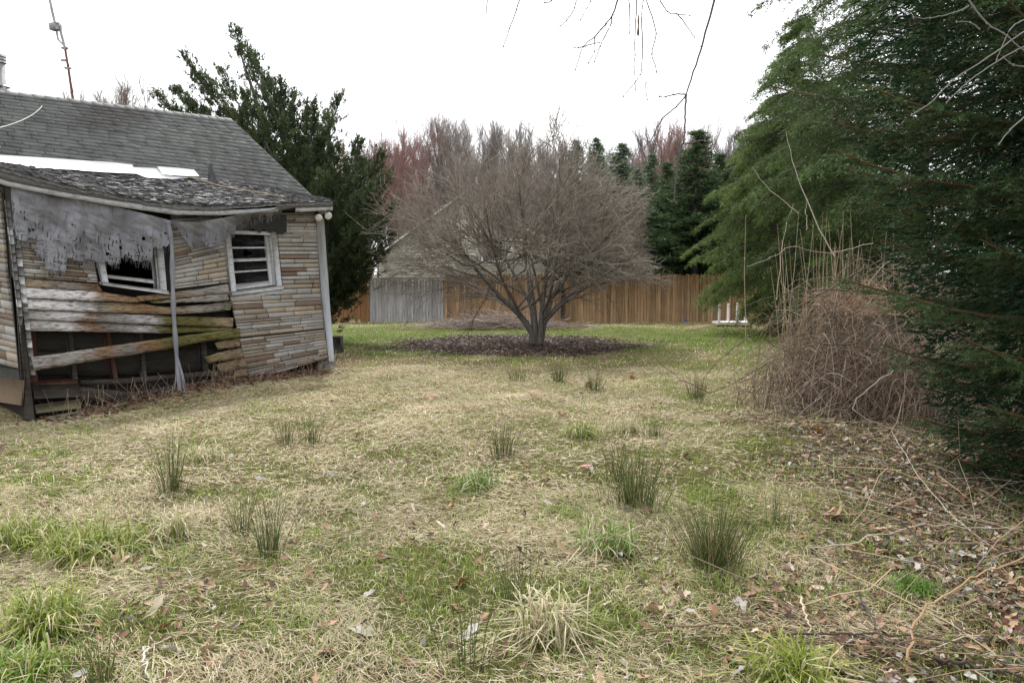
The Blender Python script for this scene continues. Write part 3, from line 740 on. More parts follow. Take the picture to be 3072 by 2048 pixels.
def tarp(name, top, bot, o_top, o_bot, label, ncol=300, nrow=90, slit=1.0, fold=.03, fringe=True, mat=None):
    top = np.array(top, float); bot = np.array(bot, float)
    x = np.linspace(top[0, 0], top[-1, 0], ncol); yt = np.interp(x, top[:, 0], top[:, 1]); yb = np.interp(x, bot[:, 0], bot[:, 1]) + rng.normal(0, .8, ncol) + (np.floor(vnoise(x*.09, x*0, 44)*4)-1.5)*3.5
    f = np.linspace(0, 1, nrow)[:, None]
    X = np.repeat(x[None], nrow, 0); Y = yt*(1-f)+yb*f
    fo = fold*(5.0*(fbm(X*.03+.5*fbm(X*.01, Y*.012, 8), Y*.005+X*.004, 9, 2)-.5)*(.35+.65*f) + 2.2*(fbm(X*.02-Y*.03, Y*.012+X*.012, 19)-.5) + .5*(fbm(X*.12, Y*.03, 29)-.5))
    off = o_top*(1-f)+o_bot*f+fo
    d = ray(X, Y); Q0 = A
    t = (np.dot(A-C0, n_)+off)/(d@n_); P = C0+d*t[..., None]
    I = np.arange(nrow*ncol).reshape(nrow, ncol)
    keep = np.ones((nrow-1, ncol-1), bool)
    if slit:
        cellx = X[:-1, :-1]; celly = Y[:-1, :-1]; ff = f[:-1]+0*cellx
        bx = np.floor(cellx/11.+.7*vnoise(cellx*0, celly*.05, 3)); by = np.floor(celly/9.)
        inx = (cellx/11.+.7*vnoise(cellx*0, celly*.05, 3))-bx; iny = celly/9.-by
        h1 = _h(bx, by, 5); h2 = _h(bx, by, 6); h3 = _h(bx, np.floor(celly/30.), 7)
        dens = np.clip((ff-.38)*2.2, 0, 1)*slit
        keep &= ~((inx < .24) & (h1 < .30*dens+.3*(h3 < .25)*dens)); keep &= ~((iny < .22) & (h2 < .16*dens)); keep &= ~((_h(bx, by, 8) < .04*dens) & (inx < .8))
    Q = np.stack([I[:-1, :-1], I[:-1, 1:], I[1:, 1:], I[1:, :-1]], -1)[keep]
    o = obj(name, P.reshape(-1, 3), [Q], mat or M_tarp, None, True, None); tag(o, label, 'tarp')
    if fringe:
        k = 260; xi = rng.uniform(x[0]+4, x[-1]-4, k); yi = np.interp(xi, bot[:, 0], bot[:, 1]); L = rng.uniform(4, 26, k)
        ps = np.stack([W0(xi+rng.normal(0, 1.2, k)*j, yi-4+L*j, o_bot) for j in (0, .5, 1)], 1)
        V, Q = tubes(ps, .0016, 3)
        fr = obj('frayed_threads', V, [Q], mat or M_tarp, o, kind='stuff')
    return o
tarp('torn_tarp', [(33, 552), (161, 573), (230, 588), (339, 618), (430, 640), (514, 662)],
     [(33, 600), (40, 650), (48, 700), (58, 720), (106, 718), (109, 759), (133, 769), (136, 809), (198, 810), (201, 770), (258, 780), (287, 787), (356, 790), (361, 768), (393, 769), (400, 784), (456, 789), (460, 742), (485, 746), (514, 731)],
     .21, .12, 'large torn grey tarp hanging in shreds under the sagging eave')
tarp('torn_tarp', [(517, 664), (597, 667), (701, 647), (810, 631), (846, 620)],
     [(517, 668), (540, 700), (566, 741), (606, 726), (635, 743), (672, 715), (706, 700), (710, 682), (773, 656), (816, 648), (846, 634)],
     .27, .14, 'small ragged grey tarp scrap bunched up above the sash window', ncol=200, nrow=44, slit=.5, fold=.04)
tarp('black_plastic_sheet', [(700, 662), (780, 648), (860, 644)], [(700, 692), (780, 694), (860, 696)], .10, .07, 'black plastic sheet over the top of the sash window', 30, 8, 0, .01, False, M_black)
# twisted tarp strap hanging to the ground
ps = [W0(np.array(float(u)), np.array(float(v)), o) for u, v, o in ((505, 672, .2), (515, 740, .16), (518, 850, .15), (522, 950, .15), (528, 1040, .15), (532, 1090, .16), (540, 1175, .2))]
pp = spline(ps, 40); V, Q = tubes(pp[None], (.032+.006*np.sin(np.linspace(0, 30, 40)))[None], 8)
strap = obj('tarp_strip', V, [Q], M_tarp, None, True); tag(strap, 'long twisted grey tarp strip hanging straight down to the ground', 'tarp')
for k in range(7):
    e = ps[-1]+np.array([random.uniform(-.12, .12), random.uniform(-.12, .12), 0]); V, Q = tubes(spline([pp[30], (pp[30]+e)/2+n_*.03, e], 8)[None], np.linspace(.012, .006, 8)[None], 4)
    obj('shred', V, [Q], M_tarp, strap)

# flood lights
fl = thing('floodlight_pair', 'pair of reflector floodlights under the right corner of the eave', 'floodlight', W0(np.array(970.), np.array(640.), .12))
M_bulb = surf('reflector_glass', (.55, .53, .48), (.75, .74, .70), 6, .15, bmp=0, spec=.8)
hb = W0(np.array(968.), np.array(637.), .13)
obj('mount', *boxw(hb+np.array([-.05, -.05, -.03]), hb+np.array([.05, .05, .03])), M_metal, fl)
for (u, v_, dx, o_) in ((956, 653, -.25, .16), (985, 648, .45, .16)):
    c = W0(np.array(float(u)), np.array(float(v_)), o_); d = norm(np.array([dx+.25, -.9, -.35]))
    prof = [(-.13, .022), (-.09, .025), (-.06, .035), (-.02, .058), (.0, .066), (.012, .06), (.018, .02)]
    V, Q, T = tube1([c+d*p for p, r in prof], [r for p, r in prof], 16); lamp = obj('lamp_head', V, [Q, T], M_bulb, fl, True)
    V, Q, T = tube1([c-d*.12, c-d*.17, hb], [.026, .022, .014], 8); obj('lamp_socket', V, [Q, T], M_darkplank, lamp)
# concrete block standing behind the corner
cb = grd(1008, 1062, 0)
obj_ = obj('concrete_block', *boxw(cb+np.array([-.10, 0, -.05]), cb+np.array([.10, .25, .36])), M_concd); tag(obj_, 'dark mossy concrete block standing by the white corner board', 'block')
# fallen boards on the ground
fc = lambda p: np.full((len(p), 3), 1.)
for i, (tp, bt, ofs, lab) in enumerate((([(125, 1243), (270, 1218), (400, 1192), (505, 1172)], [(128, 1262), (270, 1238), (400, 1208), (505, 1184)], .22, 'long greenish plank lying on edge along the foot of the wall'),
                                 ([(131, 1266), (210, 1252), (320, 1233)], [(140, 1272), (212, 1258), (322, 1237)], .42, 'short pale board lying on the ground before the broken wall'))):
    o = strip('fallen_board', tp, bt, ofs, ofs+.05, .03, lambda p: np.full((len(p), 3), .12)*np.array([1, .95, .65]) if True else None, M_clap, None)
    tag(o, lab, 'board', 'boards fallen from the house')

# ================================================================== FENCE
FY = 23.6
def fence_mat(name, a, b, c, var): return surf(name, a, b, 5, .85, stretch=(3, 3, .35), c=c, bmp=.4, bdist=.004, var=var)
M_cedar = fence_mat('cedar_picket', (.14, .084, .041), (.22, .137, .07), (.27, .178, .098), .34)
M_rustf = fence_mat('red_picket', (.12, .054, .022), (.18, .085, .034), (.215, .11, .046), .18)
M_greyf = fence_mat('silver_picket', (.16, .155, .15), (.25, .245, .24), (.33, .32, .31), .18)
def picket_mesh(h, wd):
    hw = wd/2
    V, f = prism([(-hw, 0, 0), (hw, 0, 0), (hw, 0, h-.075), (hw*.55, 0, h-.02), (0, 0, h), (-hw*.55, 0, h-.02), (-hw, 0, h-.075)], (0, .02, 0)); return V, f
def fence(x0, x1, y, h, mat, label, skip=(), lean=0, wd=.095):
    f = thing('stockade_fence', label, 'fence', ((x0+x1)/2, y, 0), 'stockade fence sections')
    V, fc_ = picket_mesh(h, wd); meshes = []
    for s in range(3):
        me = raw_mesh('picket', V*np.array([1, 1, 1+.012*s]), fc_); me.materials.append(mat); meshes.append(me)
    x = x0; i = 0
    while x < x1:
        o = bpy.data.objects.new('picket', random.choice(meshes)); COL.objects.link(o)
        z = float(gh(x, y))-.03+random.uniform(-.025, .03)
        for (a, b, dz) in skip:
            if a < x < b: z += dz
        put(o, (x, y+random.uniform(-.006, .006), z), f)
        o.rotation_euler = (0, lean+random.gauss(0, .006), 0)
        x += wd+random.choice((.002, .004, .005, .012)); i += 1
    for hz in (.35, .95, 1.45):
        V2, f2 = boxw((x0, y+.03, hz), (x1, y+.07, hz+.08)); obj('rail', V2, f2, mat, f)
    nP = max(2, int((x1-x0)/2.4)+1)
    for k in range(nP):
        px = x0+(x1-x0)*k/(nP-1); V2, f2 = boxw((px-.05, y+.075, -.1), (px+.05, y+.17, h-.1)); obj('post', V2, f2, mat, f)
    return f
X = lambda u, Y=FY: float(at(np.array(float(u)), np.array(823.), Y)[0])
fence(X(1336), X(2330), FY, 1.66, M_cedar, 'orange-brown stockade fence with pointed pickets running behind the bare tree')
fence(X(1110), X(1334), FY+.05, 1.5, M_greyf, 'weathered silver-grey stockade fence section left of the bare tree')
fence(X(880), X(1108), FY+.10, 1.42, M_rustf, 'reddish-brown leaning fence section beside the house corner', skip=((X(1046), X(1062), .16), (X(1068), X(1080), .15)), lean=-.02)
# dark post in front of the fence, blue scrap
px = X(1690, FY-.15); V, f_ = boxw((px-.06, FY-.2, -.05), (px+.06, FY-.09, 1.2)); o = obj('fence_post', V, f_, M_darkplank); tag(o, 'dark wooden post standing against the fence behind the bare tree', 'post')
px = X(2062, FY-.1); V, Q, T = tube1([(px, FY-.1, 0), (px, FY-.1, .05), (px+.005, FY-.1, .12), (px, FY-.1, .14)], [.03, .035, .03, .012], 8)
o = obj('blue_scrap', V, [Q, T], surf('blue_plastic', (.02, .05, .35), (.04, .08, .5), 9, .4)); tag(o, 'small blue plastic scrap at the foot of the orange fence', 'scrap')

# upturned plastic table
tp = at(np.array(2196.), np.array(966.), 21.8); tp[2] = .1
tb = thing('upturned_table', 'white plastic table lying upside down with its legs in the air', 'table', tp)
M_plast = surf('white_plastic', (.62, .61, .59), (.76, .75, .73), 6, .5, bmp=.1)
V, f_ = prism([tp+np.array([x, y, 0]) for x, y in ((-.55, -.32), (.5, -.32), (.55, -.25), (.55, .32), (.5, .38), (-.5, .38), (-.55, .3))], (0, 0, .05)); obj('table_top', V, f_, M_plast, tb)
for (u, v0, v1, dy) in ((2157, 962, 905, -.25), (2184, 960, 910, .28), (2211, 962, 908, -.25), (2236, 963, 926, .28)):
    p0 = at(np.array(float(u)), np.array(float(v0)), 21.8+dy); p1 = at(np.array(u+1.5), np.array(float(v1)), 21.8+dy); p0[2] = tp[2]+.03
    V, Q, T = tube1([p0, p0+UP*.03, p0+(p1-p0)*.12, p1-UP*.01, p1], [.065, .048, .04, .03, .015], 8); obj('leg', V, [Q, T], M_plast, tb)

# ================================================================== NEIGHBOUR HOUSE
NY = 31.0
def nb(u, v): return at(np.array(float(u)), np.array(float(v)), NY)
eL, ap, eR = nb(1128, 770), nb(1410, 572), nb(1700, 770)
nbh = thing('neighbour_house', 'pale beige clapboard house with a gable end behind the fence', 'house', ((eL[0]+eR[0])/2, NY, 0))
M_vinyl = surf('beige_siding', (.42, .41, .35), (.50, .49, .42), 2, .6, var=.05, bmp=.1)
M_trim = surf('white_trim', (.5, .5, .5), (.62, .62, .62), 4, .6)
zt = ap[2]; xl, xr = eL[0]+.15, eR[0]-.15
def roofz(x): return zt-abs(x-ap[0])*(zt-eL[2])/(ap[0]-eL[0])
z = 0.0
while z < zt-.15:
    z1 = z+.125
    def half(zz): return max(.03, min((xr-xl)/2, (zt-zz)*(ap[0]-eL[0])/(zt-eL[2])-.02))
    h0, h1 = half(z), half(z1)
    V = np.array([(ap[0]-h0, NY-.022, z), (ap[0]+h0, NY-.022, z), (ap[0]+h1, NY-.004, z1), (ap[0]-h1, NY-.004, z1),
                  (ap[0]-h0, NY, z), (ap[0]+h0, NY, z), (ap[0]+h1, NY, z1), (ap[0]-h1, NY, z1)])
    obj('clapboard', V, [np.array([[0, 1, 2, 3], [4, 5, 1, 0], [0, 3, 7, 4], [1, 5, 6, 2]])], M_vinyl, nbh); z = z1
V, f_ = prism([(xl, NY+.01, 0), (xr, NY+.01, 0), (xr, NY+.01, eL[2]), (ap[0], NY+.01, zt-.1), (xl, NY+.01, eL[2])], (0, 9, 0)); obj('wall', V, f_, M_vinyl, nbh)
for sgn, e in ((-1, eL), (1, eR)):
    V, f_ = prism([e+np.array([sgn*.1, -.3, -.12]), ap+np.array([0, -.3, -.0]), ap+np.array([0, -.3, .1]), e+np.array([sgn*.1, -.3, 0])], (0, .03, 0)); obj('rake_board', V, f_, M_trim, nbh)
    V, f_ = prism([e+np.array([sgn*.12, -.27, -.05]), ap+np.array([0, -.27, .06]), ap+np.array([0, -.27, .14]), e+np.array([sgn*.12, -.27, .04])], (0, 9.6, 0)); obj('roof', V, f_, M_shing, nbh)
wx = ap[0]+1.0
obj('window_frame', *boxw((wx-.5, NY-.06, 2.2), (wx+.5, NY-.02, 3.3)), M_trim, nbh)
obj('window_pane', *boxw((wx-.42, NY-.075, 2.28), (wx+.42, NY-.062, 3.22)), M_glass, nbh)

# ================================================================== TREES
M_bark = surf('bark', (.055, .045, .037), (.13, .115, .10), 20, .95, stretch=(1, 1, .3), c=(.19, .175, .15), bmp=.7, bdist=.02)
def twig_mat(name, a, b): return surf(name, a, b, 3, .9, bmp=0)
M_tw_grey = twig_mat('twig_grey', (.13, .112, .104), (.23, .203, .192)); M_tw_red = twig_mat('twig_red', (.22, .115, .10), (.31, .185, .165)); M_tw_brown = twig_mat('twig_brown', (.15, .115, .097), (.24, .195, .172))
M_tw_tree = twig_mat('twig_tree', (.165, .14, .115), (.35, .31, .262))

def grow(P, R, nchild, t0, t1, L, K, r_child, spread, bias, hull=None, curl=.12, rs=rng):
    """P (N,K0,3), R (N,K0): children along each parent. returns (M,K,3),(M,K)"""
    N, K0, _ = P.shape; M = N*nchild
    pi = np.repeat(np.arange(N), nchild)
    t = rs.uniform(t0, t1, M)*(K0-1); i = np.minimum(t.astype(int), K0-2); f = (t-i)[:, None]
    st = P[pi, i]*(1-f)+P[pi, i+1]*f; tan = norm(P[pi, i+1]-P[pi, i])
    pr = R[pi, i]*(1-f[:, 0])+R[pi, i+1]*f[:, 0]
    d = norm(tan + norm(rs.normal(size=(M, 3)))*spread + bias(st))
    ln = rs.uniform(L[0], L[1], M)
    s = np.linspace(0, 1, K)
    bend = rs.normal(size=(M, 3))*curl
    out = st[:, None] + d[:, None]*(ln[:, None]*s)[..., None] + (bend*ln[:, None])[:, None]*(s**2)[None, :, None]
    # zigzag
    out[:, 1:-1] += rs.normal(size=(M, K-2, 3))*(ln[:, None, None]*.02)
    if hull is not None:
        for _ in range(3):
            h = hull(out[:, -1])[:, None, None]
            out = np.where(h > 1, st[:, None]+(out-st[:, None])*.72, out)
        ok = hull(out[:, -1]) < 1.05
        out, pr = out[ok], pr[ok]
    r0 = np.minimum(pr*.7, r_child[0]); R2 = r0[:, None]*(1-s)+r_child[1]*s
    return out, R2

# ---- the bare multi-stemmed tree in the middle of the yard
tb0 = grd(1606, 1032); TX, TY = tb0[0], tb0[1]; TZ = float(gh(TX, TY))
tree = thing('bare_tree', 'broad leafless multi-stemmed tree with a dense domed crown on a dark mulch bed', 'tree', (TX, TY, TZ))
base = np.array([TX, TY, TZ])
stems = [([(-.06, 0, -.05), (-.10, .0, .3), (-.40, -.1, .72), (-.90, -.2, 1.2), (-1.4, -.3, 1.8), (-1.9, -.5, 2.5)], .085),
         ([(0, .05, -.05), (-.02, .08, .5), (-.10, .15, 1.2), (-.22, .3, 2.2), (-.3, .5, 3.3), (-.45, .6, 4.2)], .095),
         ([(.10, -.02, -.05), (.14, -.05, .6), (.2, -.1, 1.3), (.35, -.3, 2.3), (.5, -.5, 3.4), (.5, -.6, 4.2)], .07),
         ([(.14, .03, -.05), (.24, .06, .6), (.46, .15, 1.15), (.9, .3, 1.8), (1.4, .5, 2.6), (1.8, .6, 3.2)], .065),
         ([(-.3, -.06, .6), (-.5, -.4, 1.0), (-.8, -.9, 1.6), (-1.0, -1.5, 2.4), (-1.1, -1.9, 3.0)], .042),
         ([(.0, .1, .6), (-.2, .5, 1.1), (-.6, 1.0, 1.8), (-1.0, 1.6, 2.5), (-1.3, 2.0, 3.0)], .045),
         ([(.25, .07, .6), (.4, .5, 1.1), (.7, 1.2, 1.8), (.9, 1.7, 2.6)], .04),
         ([(.15, -.06, .7), (.3, -.5, 1.1), (.4, -1.2, 1.8), (.5, -1.8, 2.6)], .04),
         ([(.22, 0, .5), (.6, -.3, .95), (1.2, -.7, 1.4), (1.9, -1.1, 1.9)], .038),
         ([(-.2, 0, .5), (-.8, .1, 1.05), (-1.6, .2, 1.4), (-2.4, .1, 1.5)], .035),
         ([(.2, 0, .6), (.8, .0, 1.15), (1.6, -.1, 1.45), (2.4, -.2, 1.55)], .035)]
_g = 2.39996
for k in range(24):                       # limbs fanned evenly over the dome
    el = math.asin(.10+.86*((k+.5)/24)); th = k*_g+.4; ce, se = math.cos(el), math.sin(el)
    rx, rz = 2.45*ce, 2.4*se; o_ = .25+.5*random.random()
    _m = stems[k % 9][0]; _a = np.array(_m[2]); _b = np.array(_m[3]); _s = tuple(_a+(_b-_a)*random.uniform(-.5, .7))
    stems.append(([_s, (.42*rx*math.cos(th)*.5+_s[0]*.5, .42*rx*math.sin(th)*.5+_s[1]*.5, _s[2]+.3+rz*.2), (.75*rx*math.cos(th), .75*rx*math.sin(th), 1.45+rz*.6), (rx*math.cos(th), rx*math.sin(th), 1.5+rz*.95)], .022+.012*random.random())) if True else stems.append(([(.1*math.cos(th), .1*math.sin(th), o_), (.42*rx*math.cos(th)*.8, .42*rx*math.sin(th)*.8, .75+rz*.22+.15*ce), (.75*rx*math.cos(th), .75*rx*math.sin(th), 1.3+rz*.55), (rx*math.cos(th), rx*math.sin(th), 1.45+rz*.95)], .030+.014*random.random()))
KS = 12
PS = np.stack([spline(s, KS) for s, r in stems])+base; RS = np.stack([np.linspace(r, .018, KS) for s, r in stems])
V, Q = tubes(PS, RS, 9); obj('trunk', V, [Q], M_bark, tree, True)
def hull(p):
    q = p-base; r = np.hypot((q[:, 0]+.6)/3.6, q[:, 1]/3.2); z = q[:, 2]
    zc = np.where(z > 1.6, (z-1.6)/3.6, (1.6-z)/1.2)
    az_ = np.arctan2(q[:, 1], q[:, 0]); el_ = np.arctan2(z-1.4, np.hypot(q[:, 0], q[:, 1])+.01)
    lump = 1+.42*(vnoise(az_*2.2+20, el_*3.2+20, 15)-.5)+.25*(vnoise(az_*6+20, el_*8+20, 16)-.5)
    return np.sqrt(r**2.2+np.abs(zc)**2.2)*lump
ctr = base+np.array([0, 0, 1.0])
def bias1(p):
    q = norm(p-ctr); return q*.9+np.array([0, 0, .15])
r2 = np.random.default_rng(21)
c1, R1 = grow(PS, RS, 6, .3, 1, (.6, 1.5), 7, (.028, .009), .95, bias1, hull, .16, r2)
c2, R2_ = grow(c1, R1, 6, .2, 1, (.5, 1.1), 6, (.013, .0055), 1.0, lambda p: norm(p-ctr)*.55+np.array([0, 0, .05]), hull, .2, r2)
c3, R3 = grow(c2, R2_, 4, .15, 1, (.25, .7), 5, (.0075, .0045), 1.1, lambda p: norm(p-ctr)*.45+np.array([0, 0, .15]), hull, .22, r2)
c4_, R4 = grow(c3, R3, 2, .2, 1, (.08, .28), 2, (.0045, .0035), 1.2, lambda p: norm(p-ctr)*.3+np.array([0, 0, .2]), None, .1, r2)
ac = Acc()
for c, R, sd in ((c1, R1, 5), (c2, R2_, 4)):
    V, Q = tubes(c, R, sd); ac.add(V, Q)
ac.build('branches', M_tw_tree, tree, True, kind='stuff')
ac = Acc()
for c, R, sd in ((c3, R3, 3), (c4_, R4, 3)):
    V, Q = tubes(c, R, sd); ac.add(V, Q)
ac.build('crown', M_tw_tree, tree, False, kind='stuff')
# a few dark drooping branches that touch the ground
ac = Acc()
def _w(u, v, Y): return at(np.array(float(u)), np.array(float(v)), Y)
for pts, r in (([(1475, 850, 15.6), (1452, 900, 15.4), (1425, 950, 15.2), (1385, 1005, 15.0), (1330, 1044, 14.9)], .014), ([(1425, 950, 15.2), (1412, 985, 15.1), (1404, 1020, 15.0), (1418, 1050, 14.9)], .009), ([(1385, 1005, 15.0), (1370, 1030, 14.9), (1352, 1050, 14.8)], .006),
               ([(1690, 880, 15.2), (1720, 930, 15.0), (1700, 985, 14.9)], .007), ([(1790, 850, 15.5), (1850, 930, 15.3), (1862, 985, 15.2), (1885, 1010, 15.2)], .006), ([(1560, 870, 15.0), (1530, 940, 14.9), (1545, 985, 14.9)], .006)):
    p = spline([_w(*q) for q in pts], 14); p[1:-1] += r2.normal(0, .015, (12, 3)); tube1(p, np.linspace(r, r*.35, 14), 5, ac)
ac.build('drooping_branches', surf('dark_twig', (.05, .042, .036), (.10, .085, .07), 9, .9, bmp=0), tree, True, kind='stuff')
# mulch chips / fallen leaves round the trunk
k = 9000; x = r2.uniform(-3.6, 3.9, k); y = r2.uniform(13.2, 19, k); ok = mulch_r(x, y) < 1.0+r2.normal(0, .06, k); x, y = x[ok], y[ok]
D = norm(np.stack([r2.normal(size=len(x)), r2.normal(size=len(x)), r2.normal(0, .25, len(x))], -1))
V, Q = leafquads(np.stack([x, y, gh(x, y)+.012+r2.uniform(0, .03, len(x))], -1), D, r2.uniform(.04, .09, len(x)), r2.uniform(.02, .05, len(x)), np.array([0, 0, 1.])+r2.normal(0, .3, (len(x), 3)))
pal = np.array([[.065, .040, .028], [.10, .062, .042], [.15, .10, .07], [.045, .033, .025], [.22, .17, .14]])
o = obj('mulch_bed', V, [Q], M_dead, None, False, np.repeat(pal[r2.choice(5, len(x), p=[.3, .3, .22, .12, .06])], 4, 0)); tag(o, 'dark brown leaf mulch round the foot of the bare tree', 'mulch', None, 'stuff')

# ---- background bare trees
def bare_mesh(seed, h):
    rs = np.random.default_rng(seed)
    nst = rs.integers(1, 4)
    st = []
    for k in range(nst):
        lx, ly = rs.normal(0, .6, 2) if nst > 1 else rs.normal(0, .2, 2)
        st.append(spline([(0, 0, 0), (lx*.3, ly*.3, h*.3), (lx+rs.normal(0, .2), ly, h*.62), (lx*1.5+rs.normal(0, .3), ly*1.5, h*.93)], 9))
    P = np.stack(st); R = np.stack([np.linspace(.16, .03, 9)*(.8 if nst > 1 else 1.) for _ in st])
    V0, Q0 = tubes(P, R, 6)
    up = lambda s: (lambda p: np.array([0, 0, s]))
    c1, R1 = grow(P, R, 24//nst, .30, 1, (h*.12, h*.28), 5, (.05, .02), .75, up(.75), None, .1, rs)
    c2, R2 = grow(c1, R1, 8, .2, 1, (h*.06, h*.14), 4, (.018, .009), .6, up(.7), None, .1, rs)
    c3, R3 = grow(c2, R2, 11, .15, 1, (h*.025, h*.075), 2, (.009, .006), .75, up(.45), None, .1, rs)
    V1, Q1 = tubes(c1, R1, 4); V2, Q2 = tubes(c2, R2, 3); V3, Q3 = tubes(c3, R3, 3)
    k_ = h/np.percentile(V3[:, 2], 99.7); V0, V1, V2, V3 = V0*k_, V1*k_, V2*k_, V3*k_
    t = raw_mesh('trunk', np.concatenate([V0, V1]), [np.concatenate([Q0, Q1+len(V0)])], True)
    c = raw_mesh('crown', np.concatenate([V2, V3]), [np.concatenate([Q2, Q3+len(V2)])])
    return t, c
BM = [bare_mesh(100+i, 14) for i in range(7)]
for t, c in BM: t.materials.append(M_bark); c.materials.append(M_tw_grey)
M_bktrunk = surf('far_bark', (.09, .08, .075), (.17, .155, .145), 3, .95, bmp=0)
def bare_tree(x, y, h, mi, mat, label, group):
    e = thing('bare_tree', label, 'tree', (x, y, 0), group)
    e.rotation_euler = (0, 0, random.uniform(0, 6.28)); s = h/14; e.scale = (s*.95, s*.95, s)
    for nm, me, mt in (('trunk', BM[mi][0], M_bktrunk), ('crown', BM[mi][1], mat)):
        o = bpy.data.objects.new(nm, me); COL.objects.link(o); o.parent = e
        o.material_slots[0].link = 'OBJECT'; o.material_slots[0].material = mt
WOOD = 'bare trees of the wood behind the fence'
def hgt(u, Y):      # tree-line height against image position (metres)
    v = np.interp(u, [950, 1050, 1150, 1250, 1400, 1550, 1650, 1760, 1860, 1950, 2050, 2150, 2300, 2600], [450, 425, 395, 385, 372, 385, 418, 440, 420, 385, 372, 385, 350, 330])
    return EYE + (823-v)/F*Y*1.02
lab = {'g': 'grey leafless tree in the wood behind the fence', 'r': 'leafless tree with reddish budding twigs in the wood behind the fence', 'b': 'brown leafless tree in the wood behind the fence'}
mats = {'g': M_tw_grey, 'r': M_tw_red, 'b': M_tw_brown}
k = 0
for row, (Yr, sp) in enumerate(((44, 58), (52, 44), (62, 42), (74, 40))):
    u = 930+row*17
    while u < 2330:
        Y = Yr+random.uniform(-3, 3); uu = u+random.uniform(-16, 16)
        key = 'r' if (uu < 1290 and random.random() < .55) or (1900 < uu < 2130 and random.random() < .65) else random.choice('ggb')
        h = hgt(uu, Y)*random.uniform(.86, 1.03)
        bare_tree((uu-1536)/F*Y, Y, h, random.randrange(7), mats[key], lab[key], WOOD); u += sp*random.uniform(.8, 1.2)
for k in range(46):
    u = 940+k*31+random.uniform(-12, 12); Y = random.uniform(38, 58)
    bare_tree((u-1536)/F*Y, Y, (hgt(u, Y))*random.uniform(.5, .72), random.randrange(7), random.choice((M_tw_brown, M_tw_grey)), 'low leafless sapling in the undergrowth of the wood behind the fence', 'saplings in the wood behind the fence')
for (u, Y, v, pl) in ((250, 40, 255, 'just right of the antenna mast foot'), (300, 44, 290, 'second right of the antenna mast'), (400, 38, 232, 'tallest of those between antenna and cedar'), (430, 42, 250, 'right next to the tallest one'), (470, 40, 262, 'touching the left plume of the cedar'), (530, 46, 300, 'seen through the left plumes of the cedar')):
    bare_tree((u-1536)/F*Y, Y, EYE+(823-v)/F*Y, random.randrange(7), M_tw_brown, 'leafless treetop over the roof ridge, '+pl, 'treetops above the roof ridge')

# ---- conifers
def conifer_spruce(seed, h, rad, nb=40, per=11, leaf=(.19, .045), cols=((.018, .034, .020), (.035, .06, .034))):
    rs = np.random.default_rng(seed); VV = []; DD = []; CC = []
    for z in np.linspace(.03*h, .985*h, nb):
        f = 1-z/h; r = rad*(f**.8)*rs.uniform(.85, 1.1)+.06
        for k in range(max(4, int(per*(.5+f)))):
            th = rs.uniform(0, 2*np.pi); L = r*rs.uniform(.75, 1.12); K = max(5, int(L*11))
            s = np.linspace(.15, 1, K)
            ax = np.array([np.cos(th), np.sin(th), 0])
            P = np.outer(s*L, ax); P[:, 2] = z+(-.30*s+.22*s**2.5)*L*(.4+f)
            for q in range(8):
                d = ax*.7+rs.normal(0, .55, (K, 3)); d[:, 2] -= .25*f-.15
                VV.append(P+rs.normal(0, .06, (K, 3))*np.array([1, 1, .6])); DD.append(d)
                CC.append(np.repeat(np.array(cols[0])[None]+(np.array(cols[1])-np.array(cols[0]))*rs.random((K, 1))*(.4+.8*s[:, None]), 1, 0))
    P = np.concatenate(VV); D = np.concatenate(DD); C = np.concatenate(CC)
    V, Q = leaftris(P, D, rs.uniform(.6, 1.2, len(P))*leaf[0], leaf[1])
    return raw_mesh('crown', V, [Q], False, np.repeat(C, 3, 0)), len(P)
def trunk_mesh(h, r):
    V, Q = tubes(np.array([[(0, 0, 0), (.02*h/5, 0, h*.3), (0, .02, h*.6), (0, 0, h*.97)]], float), np.array([[r, r*.8, r*.5, .01]]), 8); return raw_mesh('trunk', V, [Q], True)
def place_conifer(name, label, x, y, cm, tm, scale, group=None, rot=None):
    e = thing(name, label, 'tree', (x, y, float(gh(x, y)) if y < 30 else 0), group); e.scale = scale; e.rotation_euler = (0, 0, random.uniform(0, 6) if rot is None else rot)
    for nm, me, mt in (('crown', cm, M_hem), ('trunk', tm, M_bark)):
        o = bpy.data.objects.new(nm, me); COL.objects.link(o); o.parent = e
        if not me.materials: me.materials.append(mt)
        if nm == 'crown': o['kind'] = 'stuff'
SPM = [conifer_spruce(300+i, 8, 2.1, cols=cc)[0] for i, cc in enumerate((((.04, .075, .04), (.13, .19, .095)), ((.07, .10, .066), (.19, .25, .155)), ((.032, .06, .028), (.10, .15, .062))))]
STM = trunk_mesh(8, .14)
